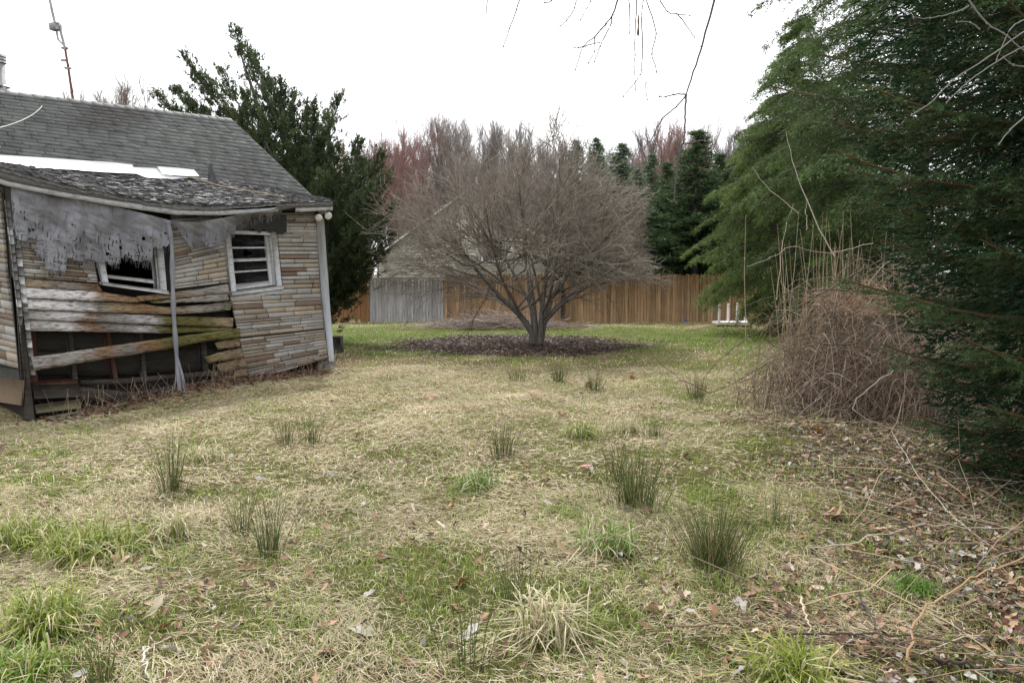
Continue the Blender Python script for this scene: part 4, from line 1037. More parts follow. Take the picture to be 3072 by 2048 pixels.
for i, (u, v, Y, wd, mi, lb) in enumerate(((1725, 432, 33, .62, 0, 'slim dark spruce just right of the bare tree crown'), (1785, 425, 36, .6, 0, 'thin pointed spruce second from the bare tree crown'),
        (1862, 440, 32, .85, 1, 'pale blue-green spruce in the row behind the fence'), (1905, 515, 30, .75, 1, 'short blue-green spruce in front of the taller ones behind the fence'), (1995, 495, 31, .8, 2, 'rounded dark spruce between the blue-green one and the drooping one'),
        (2080, 405, 29, 1.0, 2, 'tall dark drooping spruce behind the right end of the fence'), (2150, 470, 31, .8, 2, 'dark spruce partly hidden by the hemlocks at the fence end'), (1950, 470, 37, .7, 1, 'distant blue-green spruce tip above the row behind the fence'),
        (2235, 420, 30, 1.0, 2, 'dark spruce glimpsed between the two hemlocks'), (2330, 380, 28, 1.1, 2, 'dark spruce filling the gap behind the tall reed stalks'), (2440, 350, 27, 1.1, 2, 'dark spruce behind the tall hemlock and reeds'), (2560, 350, 26, 1.1, 2, 'dark spruce far behind the second near spruce'))):
    h = EYE+(823-v)/F*Y; s = h/8
    place_conifer('spruce_tree', lb, (u-1536)/F*Y, Y, SPM[mi], STM, (s*wd*1.55, s*wd*1.55, s), 'spruces behind the fence')

# hemlocks at the right: feathery drooping sprays
def hemlock(seed, h, rfun, nbr, cols, dens=1.0, az=None, droop=.35, leaf=(.095, .015)):
    rs = np.random.default_rng(seed); P_ = []; D_ = []; C_ = []; BP = []; BR_ = []
    c0, c1 = np.array(cols[0]), np.array(cols[1])
    for b in range(nbr):
        z = h*(.02+.97*(b+rs.random())/nbr); R = rfun(z)*rs.uniform(.72, 1.12)
        th = rs.uniform(0, 2*np.pi) if az is None else rs.uniform(*az)
        ax = np.array([np.cos(th), np.sin(th), 0]); sd = np.array([-ax[1], ax[0], 0])
        K = 9; s = np.linspace(0, 1, K); P = np.outer(s*R, ax); P[:, 2] = z+R*(.42*s-(.42+droop)*s**2.2*rs.uniform(.6, 1.2))
        BP.append(P); BR_.append(np.linspace(.03, .004, K))
        tint = rs.uniform(.6, 1.35)
        nb2 = int(26*dens*max(R, .4))
        t = rs.uniform(.18, 1, nb2)**.8; st = np.stack([np.interp(t, s, P[:, k]) for k in range(3)], -1)
        sg = rs.choice([-1, 1], nb2)[:, None]; L2 = (1.05-t)*R*.42+.12; L2 = L2*rs.uniform(.6, 1.15, nb2)
        d2 = norm(ax*.75+sd*sg*rs.uniform(.5, 1.1, (nb2, 1))+np.array([0, 0, -.22])+rs.normal(0, .15, (nb2, 3)))
        m = int(9*dens)+3
        q = rs.random((nb2, m)); pt = st[:, None]+d2[:, None]*(L2[:, None]*q)[..., None]; pt[..., 2] -= (q**2)*L2[:, None]*.45
        pt += rs.normal(0, .03, pt.shape)
        dl = d2[:, None]*.8+rs.normal(0, .55, pt.shape); dl[..., 2] -= .35
        P_.append(pt.reshape(-1, 3)); D_.append(dl.reshape(-1, 3))
        tip = (t[:, None]*.5+q*.5).reshape(-1, 1)
        C_.append((c0+(c1-c0)*np.clip(tip*rs.uniform(.4, 1.2, tip.shape), 0, 1))*tint)
    P = np.concatenate(P_); D = np.concatenate(D_); C = np.concatenate(C_)
    V, Q = leaftris(P, D, leaf[0]*rs.uniform(.6, 1.3, len(P)), leaf[1]*1.35*rs.uniform(.7, 1.3, len(P)))
    crown = raw_mesh('crown', V, [Q], False, np.repeat(C, 3, 0))
    V, Q = tubes(np.stack(BP), np.stack(BR_), 4); limbs = raw_mesh('limbs', V, [Q], True)
    return crown, limbs
def place_hem(name, label, x, y, h, rfun, nbr, cols, seed, dens=1.0, tr=.16, **kw):
    e = thing(name, label, 'tree', (x, y, float(gh(x, y))))
    c, l = hemlock(seed, h, rfun, nbr, cols, dens, **kw)
    for nm, me, mt in (('crown', c, M_hem), ('limbs', l, M_bark), ('trunk', trunk_mesh(h, tr), M_bark)):
        me.materials.append(mt); o = bpy.data.objects.new(nm, me); COL.objects.link(o); o.parent = e
        if nm != 'trunk': o['kind'] = 'stuff'
    return e
HC = ((.048, .078, .028), (.18, .25, .075))
HC2 = ((.036, .064, .027), (.13, .19, .062))
place_hem('hemlock_tree', 'feathery yellow-green hemlock over the upturned table at the fence end', 7.7, 19.0, 8.6, lambda z: np.interp(z, [0, .7, 1.3, 2.6, 5, 8.6], [.8, 1.15, 2.2, 2.65, 1.8, .2]), 380, HC, 401, 1.0)
place_hem('hemlock_tree', 'tall feathery hemlock rising past the top of the picture behind the brambles', 8.3, 14.2, 14.0, lambda z: np.interp(z, [0, .8, 3, 7.5, 12, 14], [1.6, 2.4, 3.3, 3.1, 1.8, .4]), 470, HC2, 402, .92, droop=.22)
place_hem('hemlock_tree', 'dark hemlock filling the gap behind the near spruce', 9.6, 9.6, 10, lambda z: np.interp(z, [0, 1, 4, 10], [2.2, 2.8, 3.2, .6]), 230, HC2, 403, .7)

# red cedar behind the house
def cedar(seed, cols):
    rs = np.random.default_rng(seed); P_ = []; D_ = []; C_ = []; TB = []; TR = []
    c0, c1 = np.array(cols[0]), np.array(cols[1])
    cx, cy = (905-1536)/F*17.0, 17.0
    def pxp(u, v, dy): return np.array([(u-1536)/F*(cy+dy), cy+dy, EYE+(823-v-.045*(823-v))/F*(cy+dy)])
    plumes = [(735, 92, 0), (790, 170, .6), (690, 210, -.5), (585, 165, .3), (560, 260, .8), (495, 270, .2), (520, 360, -.6), (640, 330, 1.0), (640, 240, .2), (860, 250, -.3), (900, 270, .5), (940, 330, 0),
              (1035, 290, .2), (1000, 340, .9), (960, 310, -.8), (985, 400, .1), (1020, 440, -.6), (870, 360, -.9), (830, 240, .9), (760, 280, -1), (720, 330, -.2), (800, 330, 1.2), (560, 330, -.9), (460, 335, .2), (600, 300, -.4),
              (1160, 460, .3), (1170, 520, -.4), (1100, 480, .8), (1120, 560, -.8), (1195, 610, .1), (1090, 420, .0), (1050, 500, -1.0), (1140, 650, -.9), (1180, 700, .3), (1150, 760, -.5), (1110, 800, .2), (1080, 850, -.6), (1030, 870, .3),
              (930, 450, -1.3), (980, 520, -1.5), (1010, 620, -1.6), (1060, 700, -1.6), (1000, 780, -1.5), (960, 860, -1.0), (900, 560, -1.4), (870, 480, -1.2), (930, 680, -1.6), (1080, 600, -1.4), (1100, 690, -1.4), (1020, 560, -.2), (940, 600, 0), (980, 700, 0),
              (1060, 780, -1.2), (1050, 640, -.6), (880, 430, -.2), (760, 400, .3), (700, 420, -.5), (820, 450, .4), (1010, 840, -1.1), (1100, 760, -1.0), (1000, 470, .5), (930, 520, .8), (1120, 620, .5), (1070, 560, .9), (1040, 720, .9)]
    for (u, v, dy) in plumes:
        tip = pxp(u, v, dy); zb = max(.25, tip[2]*.72-.35-.1*abs(u-900)/100)
        st = np.array([cx+(tip[0]-cx)*.12, cy+dy*.1, min(zb, 5.2)])
        mid = st*.45+tip*.55; mid[2] -= .12*np.linalg.norm(tip[:2]-st[:2])
        p = spline([st, mid, tip], 10); TB.append(p); TR.append(np.linspace(.04, .005, 10))
        L = np.linalg.norm(tip-st); tint = rs.uniform(.75, 1.25)
        nb2 = int(46+36*L); t = rs.uniform(.2, 1.0, nb2)
        s10 = np.linspace(0, 1, 10); c = np.stack([np.interp(t, s10, p[:, k]) for k in range(3)], -1)
        tan = norm(p[-1]-p[4]); wd = (.05+.26*(1-t)**.9)[:, None]
        off = rs.normal(0, 1, (nb2, 3))*wd; off[:, 2] *= .8
        c2 = c+off
        d2 = norm(tan*.8+off*1.2+np.array([0, 0, .35])+rs.normal(0, .25, (nb2, 3)))
        m = 20; q = rs.random((nb2, m)); SL = rs.uniform(.10, .26, (nb2, 1))
        pt = c2[:, None]+d2[:, None]*(SL*q)[..., None]+rs.normal(0, .018, (nb2, m, 3))
        dl = d2[:, None]+rs.normal(0, .55, (nb2, m, 3))
        P_.append(pt.reshape(-1, 3)); D_.append(dl.reshape(-1, 3))
        cc = c0+(c1-c0)*rs.random((nb2, 1, 1))*np.ones((1, m, 1)); C_.append((cc*tint).reshape(-1, 3))
    P = np.concatenate(P_); D = np.concatenate(D_); C = np.concatenate(C_)
    V, Q = leaftris(P, D, .085*rs.uniform(.6, 1.3, len(P)), .026*rs.uniform(.7, 1.3, len(P)))
    e = thing('cedar_tree', 'dark ragged red cedar with upswept plumes rising behind the house', 'tree', (cx, cy, 0))
    o = obj('crown', V, [Q], M_hem, e, False, np.repeat(C, 3, 0), kind='stuff')
    V, Q = tubes(np.stack(TB), np.stack(TR), 5); obj('limbs', V, [Q], M_bark, e, True, kind='stuff')
    V, Q, T = tube1(spline([(cx, cy, -.1), (cx-.05, cy, 1.5), (cx-.2, cy, 3.2), pxp(800, 330, 0), pxp(742, 130, 0)], 14), np.linspace(.17, .015, 14), 9); obj('trunk', V, [Q, T], M_bark, e, True)
cedar(501, ((.030, .048, .026), (.10, .13, .055)))

# ---- near spruce on the right: branchlets carrying individual needles
def near_spruce(seed, bx, by, h, rfun, label, zmin=.15, nwh=27, per=7, cols=((.012, .030, .014), (.058, .105, .036)), thin=1.0, M=17):
    rs = np.random.default_rng(seed); bz = float(gh(bx, by))
    e = thing('spruce_tree', label, 'tree', (bx, by, bz))
    SS = []; SD = []; SL = []; SC = []; LB = []; LR = []; TWP = []
    to_cam = math.atan2(-by, -bx)
    for zi in range(nwh):
        z0 = zmin+(h-zmin)*zi/nwh
        for k in range(per):
            th = 2*np.pi*(k+rs.random()*.8)/per
            dth = (th-to_cam+np.pi) % (2*np.pi)-np.pi
            if abs(dth) > 1.75: continue
            z = z0+rs.uniform(-.1, .1); R = max(.3, rfun(z)*rs.uniform(.78, 1.1))
            ax = np.array([np.cos(th), np.sin(th), 0]); sd = np.array([-ax[1], ax[0], 0])
            K = 10; s = np.linspace(0, 1, K); P = np.outer(s*R, ax); P[:, 2] = z+R*(-.22*s+.26*s**2.4)
            P += np.array([bx, by, bz]); LB.append(P); LR.append(np.linspace(.028, .005, K)*min(1.2, R/1.5+.3))
            nb2 = int(16*R*thin+4); t = np.sort(rs.uniform(.22, .98, nb2)); st = np.stack([np.interp(t, s, P[:, j]) for j in range(3)], -1)
            sg = np.where(np.arange(nb2) % 2, 1, -1)[:, None]; L2 = ((1.0-t)*R*.5+.13)*rs.uniform(.7, 1.1, nb2)
            d2 = norm(ax*rs.uniform(.6, 1.1, (nb2, 1))+sd*sg*rs.uniform(.5, .95, (nb2, 1))+np.array([0, 0, -.10])+rs.normal(0, .12, (nb2, 3)))
            tint = rs.uniform(.75, 1.25)
            # tip shoot of the branch
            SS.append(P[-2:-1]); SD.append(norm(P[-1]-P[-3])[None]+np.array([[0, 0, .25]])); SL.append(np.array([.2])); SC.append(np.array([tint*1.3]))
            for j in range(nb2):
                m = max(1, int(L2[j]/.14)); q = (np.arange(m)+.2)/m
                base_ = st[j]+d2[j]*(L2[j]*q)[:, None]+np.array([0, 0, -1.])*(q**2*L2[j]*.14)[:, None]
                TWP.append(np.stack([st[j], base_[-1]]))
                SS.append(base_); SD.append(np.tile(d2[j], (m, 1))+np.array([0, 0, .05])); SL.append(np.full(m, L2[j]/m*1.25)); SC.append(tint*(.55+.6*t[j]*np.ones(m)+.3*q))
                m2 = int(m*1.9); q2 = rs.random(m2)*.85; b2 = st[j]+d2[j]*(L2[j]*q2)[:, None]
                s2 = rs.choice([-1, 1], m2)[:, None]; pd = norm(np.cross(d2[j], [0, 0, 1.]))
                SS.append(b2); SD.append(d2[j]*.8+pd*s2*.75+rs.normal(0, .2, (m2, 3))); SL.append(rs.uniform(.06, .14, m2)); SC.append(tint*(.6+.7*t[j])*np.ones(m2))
    SS = np.concatenate(SS); SD = norm(np.concatenate(SD)); SL = np.concatenate(SL); SC = np.concatenate(SC)
    N_ = len(SS)
    q = (np.arange(M)/M)[None]+rs.random((N_, M))*.03
    base_ = SS[:, None]+SD[:, None]*(SL[:, None]*q)[..., None]
    a = norm(np.cross(SD, rs.normal(size=(N_, 3)))); b = np.cross(SD, a); ph = (np.arange(M)*2.4)[None]+rs.random((N_, 1))*6
    rad = a[:, None]*np.cos(ph)[..., None]+b[:, None]*np.sin(ph)[..., None]
    rad[..., 2] = rad[..., 2]*.8+.15
    dirn = norm(SD[:, None]*.75+rad); nl = .031*rs.uniform(.8, 1.2, (N_, M))[..., None]
    sdv = norm(np.cross(dirn, rs.normal(size=dirn.shape)))*.0036
    V = np.stack([base_-sdv, base_+sdv, base_+dirn*nl], 2).reshape(-1, 3); T = np.arange(len(V)).reshape(-1, 3)
    c0, c1 = np.array(cols[0]), np.array(cols[1])
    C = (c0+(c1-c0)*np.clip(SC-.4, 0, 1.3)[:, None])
    C = np.repeat(C, M*3, 0)
    # shaded inner sprays close to the trunk
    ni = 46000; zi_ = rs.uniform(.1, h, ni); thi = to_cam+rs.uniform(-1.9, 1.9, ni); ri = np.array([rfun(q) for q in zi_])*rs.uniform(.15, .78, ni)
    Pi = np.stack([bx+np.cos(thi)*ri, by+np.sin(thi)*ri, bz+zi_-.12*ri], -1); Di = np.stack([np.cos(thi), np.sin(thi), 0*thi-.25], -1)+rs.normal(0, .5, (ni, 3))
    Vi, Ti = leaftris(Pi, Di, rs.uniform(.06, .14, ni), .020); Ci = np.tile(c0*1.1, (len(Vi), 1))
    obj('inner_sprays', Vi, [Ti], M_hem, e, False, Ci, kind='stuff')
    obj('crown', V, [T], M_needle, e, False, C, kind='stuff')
    # woody shoots
    sel = np.arange(N_) % 3 == 0; P2 = np.stack([SS, SS+SD*SL[:, None]], 1)[sel]; V1, Q1 = tubes(P2, .0013, 3)
    V2, Q2 = tubes(np.stack(LB), np.stack(LR), 5); V3, Q3 = tubes(np.stack(TWP), .0026, 3)
    obj('limbs', np.concatenate([V1, V2, V3]), [np.concatenate([Q1, Q2+len(V1), Q3+len(V1)+len(V2)])], surf('spruce_bark_'+str(seed), (.07, .042, .02), (.13, .085, .04), 20, .9, bmp=0), e, True, kind='stuff')
    V, Q, T = tube1([(bx, by, bz-.05), (bx+.03, by, bz+h*.5), (bx, by, bz+h)], [.13, .09, .02], 9); obj('trunk', V, [Q, T], M_bark, e, True)
    print('spruce shoots', N_)
near_spruce(601, 4.95, 5.2, 6.0, lambda z: np.interp(z, [0, .5, 1.2, 1.6, 2.5, 3.7, 5, 6], [1.4, 1.8, 2.15, 2.25, 2.55, 2.85, 2.8, 2.4]), 'dark green spruce with bristly shoots filling the right edge of the yard', zmin=.05, nwh=17, per=8, thin=1.1)
near_spruce(602, 7.4, 8.2, 7.0, lambda z: np.interp(z, [0, 1, 3, 7], [1.5, 2.0, 2.3, 1.6]), 'second spruce standing behind the near one over the bramble thicket', nwh=20, per=5, thin=.6, M=10)

# ================================================================== BRAMBLES, REEDS, BRUSH
def arc_canes(rs, n, cx, cy, sx, sy, H, K=11):
    # canes rooted in the mound that arch over and come down elsewhere in it
    def disc(k):
        a = rs.uniform(0, 6.283, n); r = np.sqrt(rs.random(n))*k; return np.stack([cx+np.cos(a)*r*sx*1.9, cy+np.sin(a)*r*sy*1.9], -1)
    a, b = disc(.9), disc(1.25); s = np.linspace(0, 1, K)
    P = np.zeros((n, K, 3)); P[..., :2] = a[:, None]*(1-s)[None, :, None]+b[:, None]*s[None, :, None]
    mid = (a+b)/2; q = np.hypot((mid[:, 0]-cx)/(sx*2.1), (mid[:, 1]-cy)/(sy*2.1))
    ap = H*np.sqrt(np.clip(1-q**2, .08, 1))*rs.uniform(.25, 1.08, n)
    e = rs.uniform(.55, 1.0, n)[:, None]
    P[..., 2] = gh(P[..., 0], P[..., 1])-.02+ap[:, None]*np.sin(np.pi*np.clip(s[None]*e, 0, 1)**.85)
    P += np.cumsum(rs.normal(0, .02, P.shape), 1)
    P[..., 2] = np.maximum(P[..., 2], .02); return P
rb_ = np.random.default_rng(71)
br = thing('bramble_thicket', 'tangled thicket of bare brown bramble canes in front of the conifers', 'bush', (4.1, 8.6, 0))
ac = Acc()
for (cx, cy, sx, sy, H, n) in ((4.1, 8.4, .62, .5, 1.5, 300), (4.85, 9.1, .7, .5, 1.95, 280), (4.7, 7.5, .55, .4, 1.2, 190), (3.5, 8.2, .45, .4, .75, 90)):
    P = arc_canes(rb_, n, cx, cy, sx, sy, H); K = P.shape[1]
    R = rb_.uniform(.0025, .0065, n)[:, None]*np.linspace(1, .45, K)[None]
    V, Q = tubes(P, R, 3); pal = np.array([[.20, .145, .11], [.30, .235, .18], [.09, .07, .058], [.44, .38, .30], [.15, .135, .075], [.22, .14, .10]])
    C = pal[rb_.choice(6, n, p=[.28, .24, .14, .12, .08, .14])]; ac.add(V, Q, None, np.repeat(C, K*3, 0))
ac.build('canes', M_stem, br, kind='stuff')
# fine side twigs
ac = Acc(); n = 1500
c = np.stack([rb_.normal(4.4, .55, n), rb_.normal(8.4, .55, n), np.abs(rb_.normal(.4, .5, n))+.05], -1); d = norm(rb_.normal(size=(n, 3)))*rb_.uniform(.08, .3, (n, 1))
P = np.stack([c-d, c+rb_.normal(0, .02, (n, 3)), c+d], 1); P[..., 2] = np.maximum(P[..., 2], .02); V, Q = tubes(P, .0022, 3)
pal = np.array([[.20, .135, .10], [.30, .225, .165], [.12, .085, .068], [.42, .35, .27]]); ac.add(V, Q, None, np.repeat(pal[rb_.choice(4, n)], 9, 0)); ac.build('twigs', M_stem, br, kind='stuff')
# tan bent reed straw lying over the top
P = arc_canes(rb_, 130, 4.6, 8.7, .4, .4, .42); P[..., 2] += 1.15; V, Q = tubes(P, .0032, 3); obj('straw', V, [Q], M_stem, br, False, np.tile(np.array([[.38, .25, .16]]), (len(V), 1)), kind='stuff')
# large arching canes that stand out
def cane(pts, r0, r1, col, label, name='arching_cane', group='arching bramble canes', parent=None, n=26):
    p = spline(pts, n); p[1:-1] += rng.normal(0, .0012 if name == 'twig' else .006, (n-2, 3)); V, Q = tubes(p[None], np.linspace(r0, r1, n)[None], 5)
    o = obj(name, V, [Q], M_stem, parent, True, np.tile(np.array([col]), (len(V), 1)))
    if parent is None: tag(o, label, 'cane', group)
    return o
def W_(u, v, Y): return at(np.array(float(u)), np.array(float(v)), Y)
DKC = (.055, .042, .036); GRC = (.09, .09, .04); PLC = (.36, .32, .26); BRC = (.17, .11, .08)
for pts, r0, col in (([(2680, 760, 8.0), (2520, 850, 7.9), (2330, 960, 7.7), (2180, 1060, 7.5), (2125, 1120, 7.4), (2115, 1190, 7.35)], .009, DKC),
                     ([(2640, 880, 8.3), (2450, 870, 8.2), (2300, 895, 8.1), (2200, 940, 8.0), (2160, 1020, 7.9), (2060, 1060, 7.8)], .008, DKC),
                     ([(2700, 960, 7.6), (2560, 1030, 7.5), (2420, 1040, 7.4), (2330, 1130, 7.2), (2290, 1240, 7.1)], .009, DKC),
                     ([(2600, 1010, 7.8), (2400, 1060, 7.6), (2260, 1000, 7.5), (2160, 975, 7.5), (2050, 1000, 7.5)], .007, GRC),
                     ([(2560, 1150, 7.1), (2420, 1000, 7.2), (2300, 1080, 7.1), (2220, 1150, 7.0), (2230, 1220, 6.9)], .005, BRC),
                     ([(2300, 1090, 7.3), (2150, 1170, 7.2), (2050, 1140, 7.2), (1950, 1060, 7.3)], .006, DKC),
                     ([(2620, 730, 8.6), (2480, 760, 8.5), (2380, 740, 8.4), (2320, 770, 8.4), (2240, 800, 8.3)], .006, PLC),
                     ([(2680, 1110, 7.0), (2600, 1170, 6.8), (2560, 1230, 6.7), (2700, 1300, 6.4), (2860, 1420, 5.9)], .005, PLC)):
    cane([W_(*p) for p in pts], r0, .0028, col, '', 'arching_cane', None, br)
# reed stalks standing in the thicket
rd = thing('reed_clump', 'tall dry tan reed stalks rising out of the bramble thicket', 'reeds', (4.7, 9.8, 0))
n = 70; st = np.stack([rb_.normal(4.75, .42, n), rb_.normal(9.9, .35, n), np.zeros(n)], -1); tp_ = st+np.stack([rb_.normal(-.05, .16, n), rb_.normal(0, .12, n), rb_.uniform(1.2, 2.6, n)], -1)
P = np.stack([st, st*.66+tp_*.34, st*.33+tp_*.67+rb_.normal(0, .02, (n, 3)), tp_], 1); V, Q = tubes(P, np.array([.0055, .005, .004, .002])[None], 4)
obj('stalks', V, [Q], M_stem, rd, True, np.repeat(np.array([[.42, .33, .21], [.34, .25, .15], [.48, .40, .28]])[rb_.choice(3, n)], 16, 0), kind='stuff')
for pts, r in (([(2505, 770, 9.0), (2440, 650, 9.1), (2390, 520, 9.3), (2358, 395, 9.5)], .010), ([(2395, 640, 9.0), (2300, 560, 9.1), (2255, 500, 9.2)], .005), ([(2330, 900, 9.0), (2350, 720, 9.1), (2380, 610, 9.2)], .005), ([(2420, 690, 9.2), (2418, 600, 9.3)], .005)):
    cane([W_(*p) for p in pts], r, .002, (.45, .40, .32), '', 'reed_stalk', None, rd, 14)
# brush pile in front of the fence
bp = thing('brush_pile', 'low pale heap of cut twigs on the grass behind the bare tree', 'brush pile', (-.4, 21.2, 0))
n = 1500; u_ = rb_.normal(0, 1, n); c = np.stack([-.5+u_*1.0, rb_.normal(21.2, .45, n), np.abs(rb_.normal(0, .16, n))*np.exp(-u_**2/3)+.04], -1)
d = norm(np.stack([rb_.normal(0, 1, n), rb_.normal(0, .6, n), rb_.normal(0, .16, n)], -1))*rb_.uniform(.2, .75, (n, 1)); P = np.stack([c-d, c+rb_.normal(0, .03, (n, 3)), c+d], 1); P[..., 2] = np.maximum(P[..., 2], .03)
V, Q = tubes(P, rb_.uniform(.004, .008, n)[:, None]*np.ones((1, 3)), 3); pal = np.array([[.30, .25, .22], [.38, .33, .30], [.22, .16, .13], [.27, .2, .15]])
obj('twigs', V, [Q], M_stem, bp, False, np.repeat(pal[rb_.choice(4, n)], 9, 0), kind='stuff')

# ================================================================== OVERHANGING TWIGS
def bough(name, label, Y, strands, parentline, r, col):
    b0 = W_(*parentline[0]); e = thing(name, label, 'branch', b0)
    cane([W_(*p) for p in parentline], r, r*.8, col, '', 'limb', None, e, 14)
    for (pts, rr) in strands:
        rr = max(rr, .0036)
        cane([W_(u, v, Y) for u, v in pts], rr, rr*.6, col, '', 'twig', None, e, 16)
        for (u, v) in pts[1:]:
            p = W_(u, v, Y); V, Q, T = tube1([p-UP*.006, p, p+UP*.006], [rr*.3, rr*1.25, rr*.3], 5); obj('bud', V, [Q, T], M_stem, e, True, np.tile(np.array([col]), (len(V), 1)))
TWC = (.09, .07, .075)
bough('hanging_branch', 'long thin bare twig hanging into the sky at the upper right', 3.2,
      [([(2160, -60), (2143, 0), (2105, 140), (2058, 285)], .006), ([(2058, 285), (2052, 420), (2046, 433)], .005), ([(2046, 433), (2032, 500), (2022, 600)], .0045),
       ([(2058, 285), (2030, 320), (1985, 360), (1950, 428)], .0035), ([(2055, 283), (2020, 284), (1998, 291), (1978, 290)], .002), ([(2046, 433), (2080, 428), (2115, 419)], .0015)],
      [(2600, -190, 3.2), (2160, -60, 3.2), (1900, -50, 3.2)], .012, TWC)
bough('hanging_branch', 'spray of drooping bare twigs hanging from the top edge above the bare tree', 3.8,
      [([(1870, -60), (1852, 0), (1838, 45), (1818, 72)], .006), ([(1818, 72), (1785, 110), (1750, 140), (1726, 210)], .0028), ([(1818, 75), (1785, 112), (1784, 155), (1765, 190)], .0028), ([(1836, 50), (1833, 72), (1815, 110), (1800, 140), (1784, 185)], .0025),
       ([(1750, 141), (1735, 143), (1722, 142)], .0018), ([(1750, 140), (1800, 127)], .0014), ([(1790, -30), (1772, 4), (1742, 60)], .003), ([(1735, -40), (1723, 25), (1700, 62), (1680, 78)], .0025),
       ([(1950, -40), (1940, 0), (1945, 20), (1968, 102), (1955, 162), (1970, 216), (1938, 250), (1942, 300)], .0025), ([(1912, -40), (1908, 40), (1904, 130), (1905, 165), (1902, 200), (1907, 270)], .0016), ([(1925, 50), (1927, 140), (1920, 225), (1870, 290)], .0016),
       ([(1935, -40), (1928, 20), (1924, 45)], .0028), ([(1960, -30), (2002, 35), (2028, 42), (2070, 47)], .002), ([(2028, 42), (2043, 55), (2083, 112)], .002), ([(1885, -40), (1888, 20), (1888, 100)], .0012), ([(1565, -30), (1550, 30), (1530, 85), (1510, 140)], .0012), ([(1465, -40), (1458, 40)], .0022), ([(1660, -40), (1655, 2), (1634, 9)], .004)],
      [(1400, -80, 3.8), (1700, -45, 3.8), (2000, -40, 3.8)], .012, TWC)
# dead seed pod cluster
p = W_(1915, 80, 3.8)
V, Q, T = tube1([p+UP*.06, p+UP*.03, p, p-UP*.035, p-UP*.05], [.002, .006, .004, .008, .003], 7)
o = obj('seed_pod', V, [Q, T], M_stem, None, True, np.tile(np.array([(.12, .09, .06)]), (len(V), 1))); tag(o, 'withered brown pod cluster dangling from the twigs', 'pod')
bough('lichen_branch', 'grey lichened bare branches crossing in front of the dark spruce', 3.6,
      [([(2890, -20), (2960, 70), (3010, 100), (3072, 150), (3130, 190)], .0045), ([(3080, 90), (2960, 175), (2860, 240), (2790, 310), (2735, 345)], .0035), ([(3090, 130), (2990, 185), (2900, 250), (2840, 308)], .0025),
       ([(3072, 60), (3030, 90), (2990, 180)], .0025), ([(2905, 20), (2860, 40), (2790, 55), (2740, 52)], .0015), ([(2940, 90), (2910, 68), (2870, 66)], .0015), ([(3075, 350), (3030, 390), (2997, 432)], .0035), ([(3072, 200), (3040, 195), (3010, 172)], .0015)],
      [(3140, 400, 3.6), (3150, 190, 3.6), (3120, -60, 3.6)], .006, (.20, .19, .175))

# ================================================================== GRASS
def blades(x, y, L, Wd, lean, col, rs, curl=1.0):
    n = len(x); z = gh(x, y); th = rs.uniform(0, 2*np.pi, n)
    d = np.stack([np.cos(th), np.sin(th), np.zeros(n)], -1); s = np.stack([-d[:, 1], d[:, 0], np.zeros(n)], -1)
    B0 = np.stack([x, y, z-.01], -1)
    pts = []
    for t in (0, .45, .8, 1):
        hz = L*(np.sin(np.minimum(t*(np.pi/2+lean*curl*.9), 2.6)))*(1-lean*.62); hx = L*lean*(t**1.5)*1.05
        pts.append(B0+d*hx[:, None]+UP*hz[:, None])
    ws = (1, .9, .6)
    V = []
    for p, q in zip(pts[:3], ws): V += [p-s*(Wd*q/2)[:, None], p+s*(Wd*q/2)[:, None]]
    V.append(pts[3]); V = np.stack(V, 1).reshape(-1, 3)
    b = np.arange(n)[:, None]*7
    Q = np.concatenate([b+np.array([0, 1, 3, 2]), b+np.array([2, 3, 5, 4])]); T = b+np.array([4, 5, 6])
    return V, Q, T, np.repeat(col, 7, 0)
STRAW = np.array([[.57, .485, .30], [.66, .575, .385], [.41, .325, .19], [.74, .68, .52], [.47, .39, .255]]); GREEN = np.array([[.20, .29, .05], [.25, .355, .065], [.14, .205, .04], [.33, .40, .10], [.29, .33, .08]])
def grass_zone(name, label, y0, y1, dens, Lg, Ls, wd, seed):
    rs = np.random.default_rng(seed); ac = Acc()
    ym = np.linspace(y0, y1, 40); 
    def half(y): return .82*y+.9
    area = np.trapezoid(2*half(ym), ym) if hasattr(np, 'trapezoid') else np.trapz(2*half(ym), ym)
    n = int(area*dens); y = y0+(y1-y0)*rs.random(n)**.92; x = (rs.random(n)*2-1)*half(y)
    clump = fbm(x*3.1, y*3.1, 91)
    keep = ~house_inside(x, y) & (rs.random(n) > litter_w(x, y)*.68) & (mulch_r(x, y) > .92+rs.normal(0, .05, n)) & (x < 5.2+.1*y) & (rs.random(n) < .15+1.3*clump)
    x, y, clump = x[keep], y[keep], clump[keep]; n = len(x)
    g = rs.random(n) < green_p(x, y)*.95
    sc = .55+.9*fbm(x*1.3, y*1.3, 93)
    L = np.where(g, rs.uniform(*Lg, n), rs.uniform(*Ls, n))*sc*(.7+.6*clump); lean = np.where(g, rs.uniform(.15, .8, n), rs.uniform(.8, 1.3, n))
    col = np.where(g[:, None], GREEN[rs.choice(5, n)], STRAW[rs.choice(5, n, p=[.3, .25, .2, .1, .15])])*rs.uniform(.75, 1.15, (n, 1))
    col = np.where((g & (y > 13.5))[:, None], col*np.array([.72, 1.0, .6]), col)
    V, Q, T, C = blades(x, y, L, np.where(g, wd, wd*1.05)*rs.uniform(.7, 1.3, n), np.minimum(lean, 1.28), col, rs); ac.add(V, Q, T, C)
    o = ac.build(name, M_grass, None); tag(o, label, 'grass', None, 'stuff'); print(name, n)
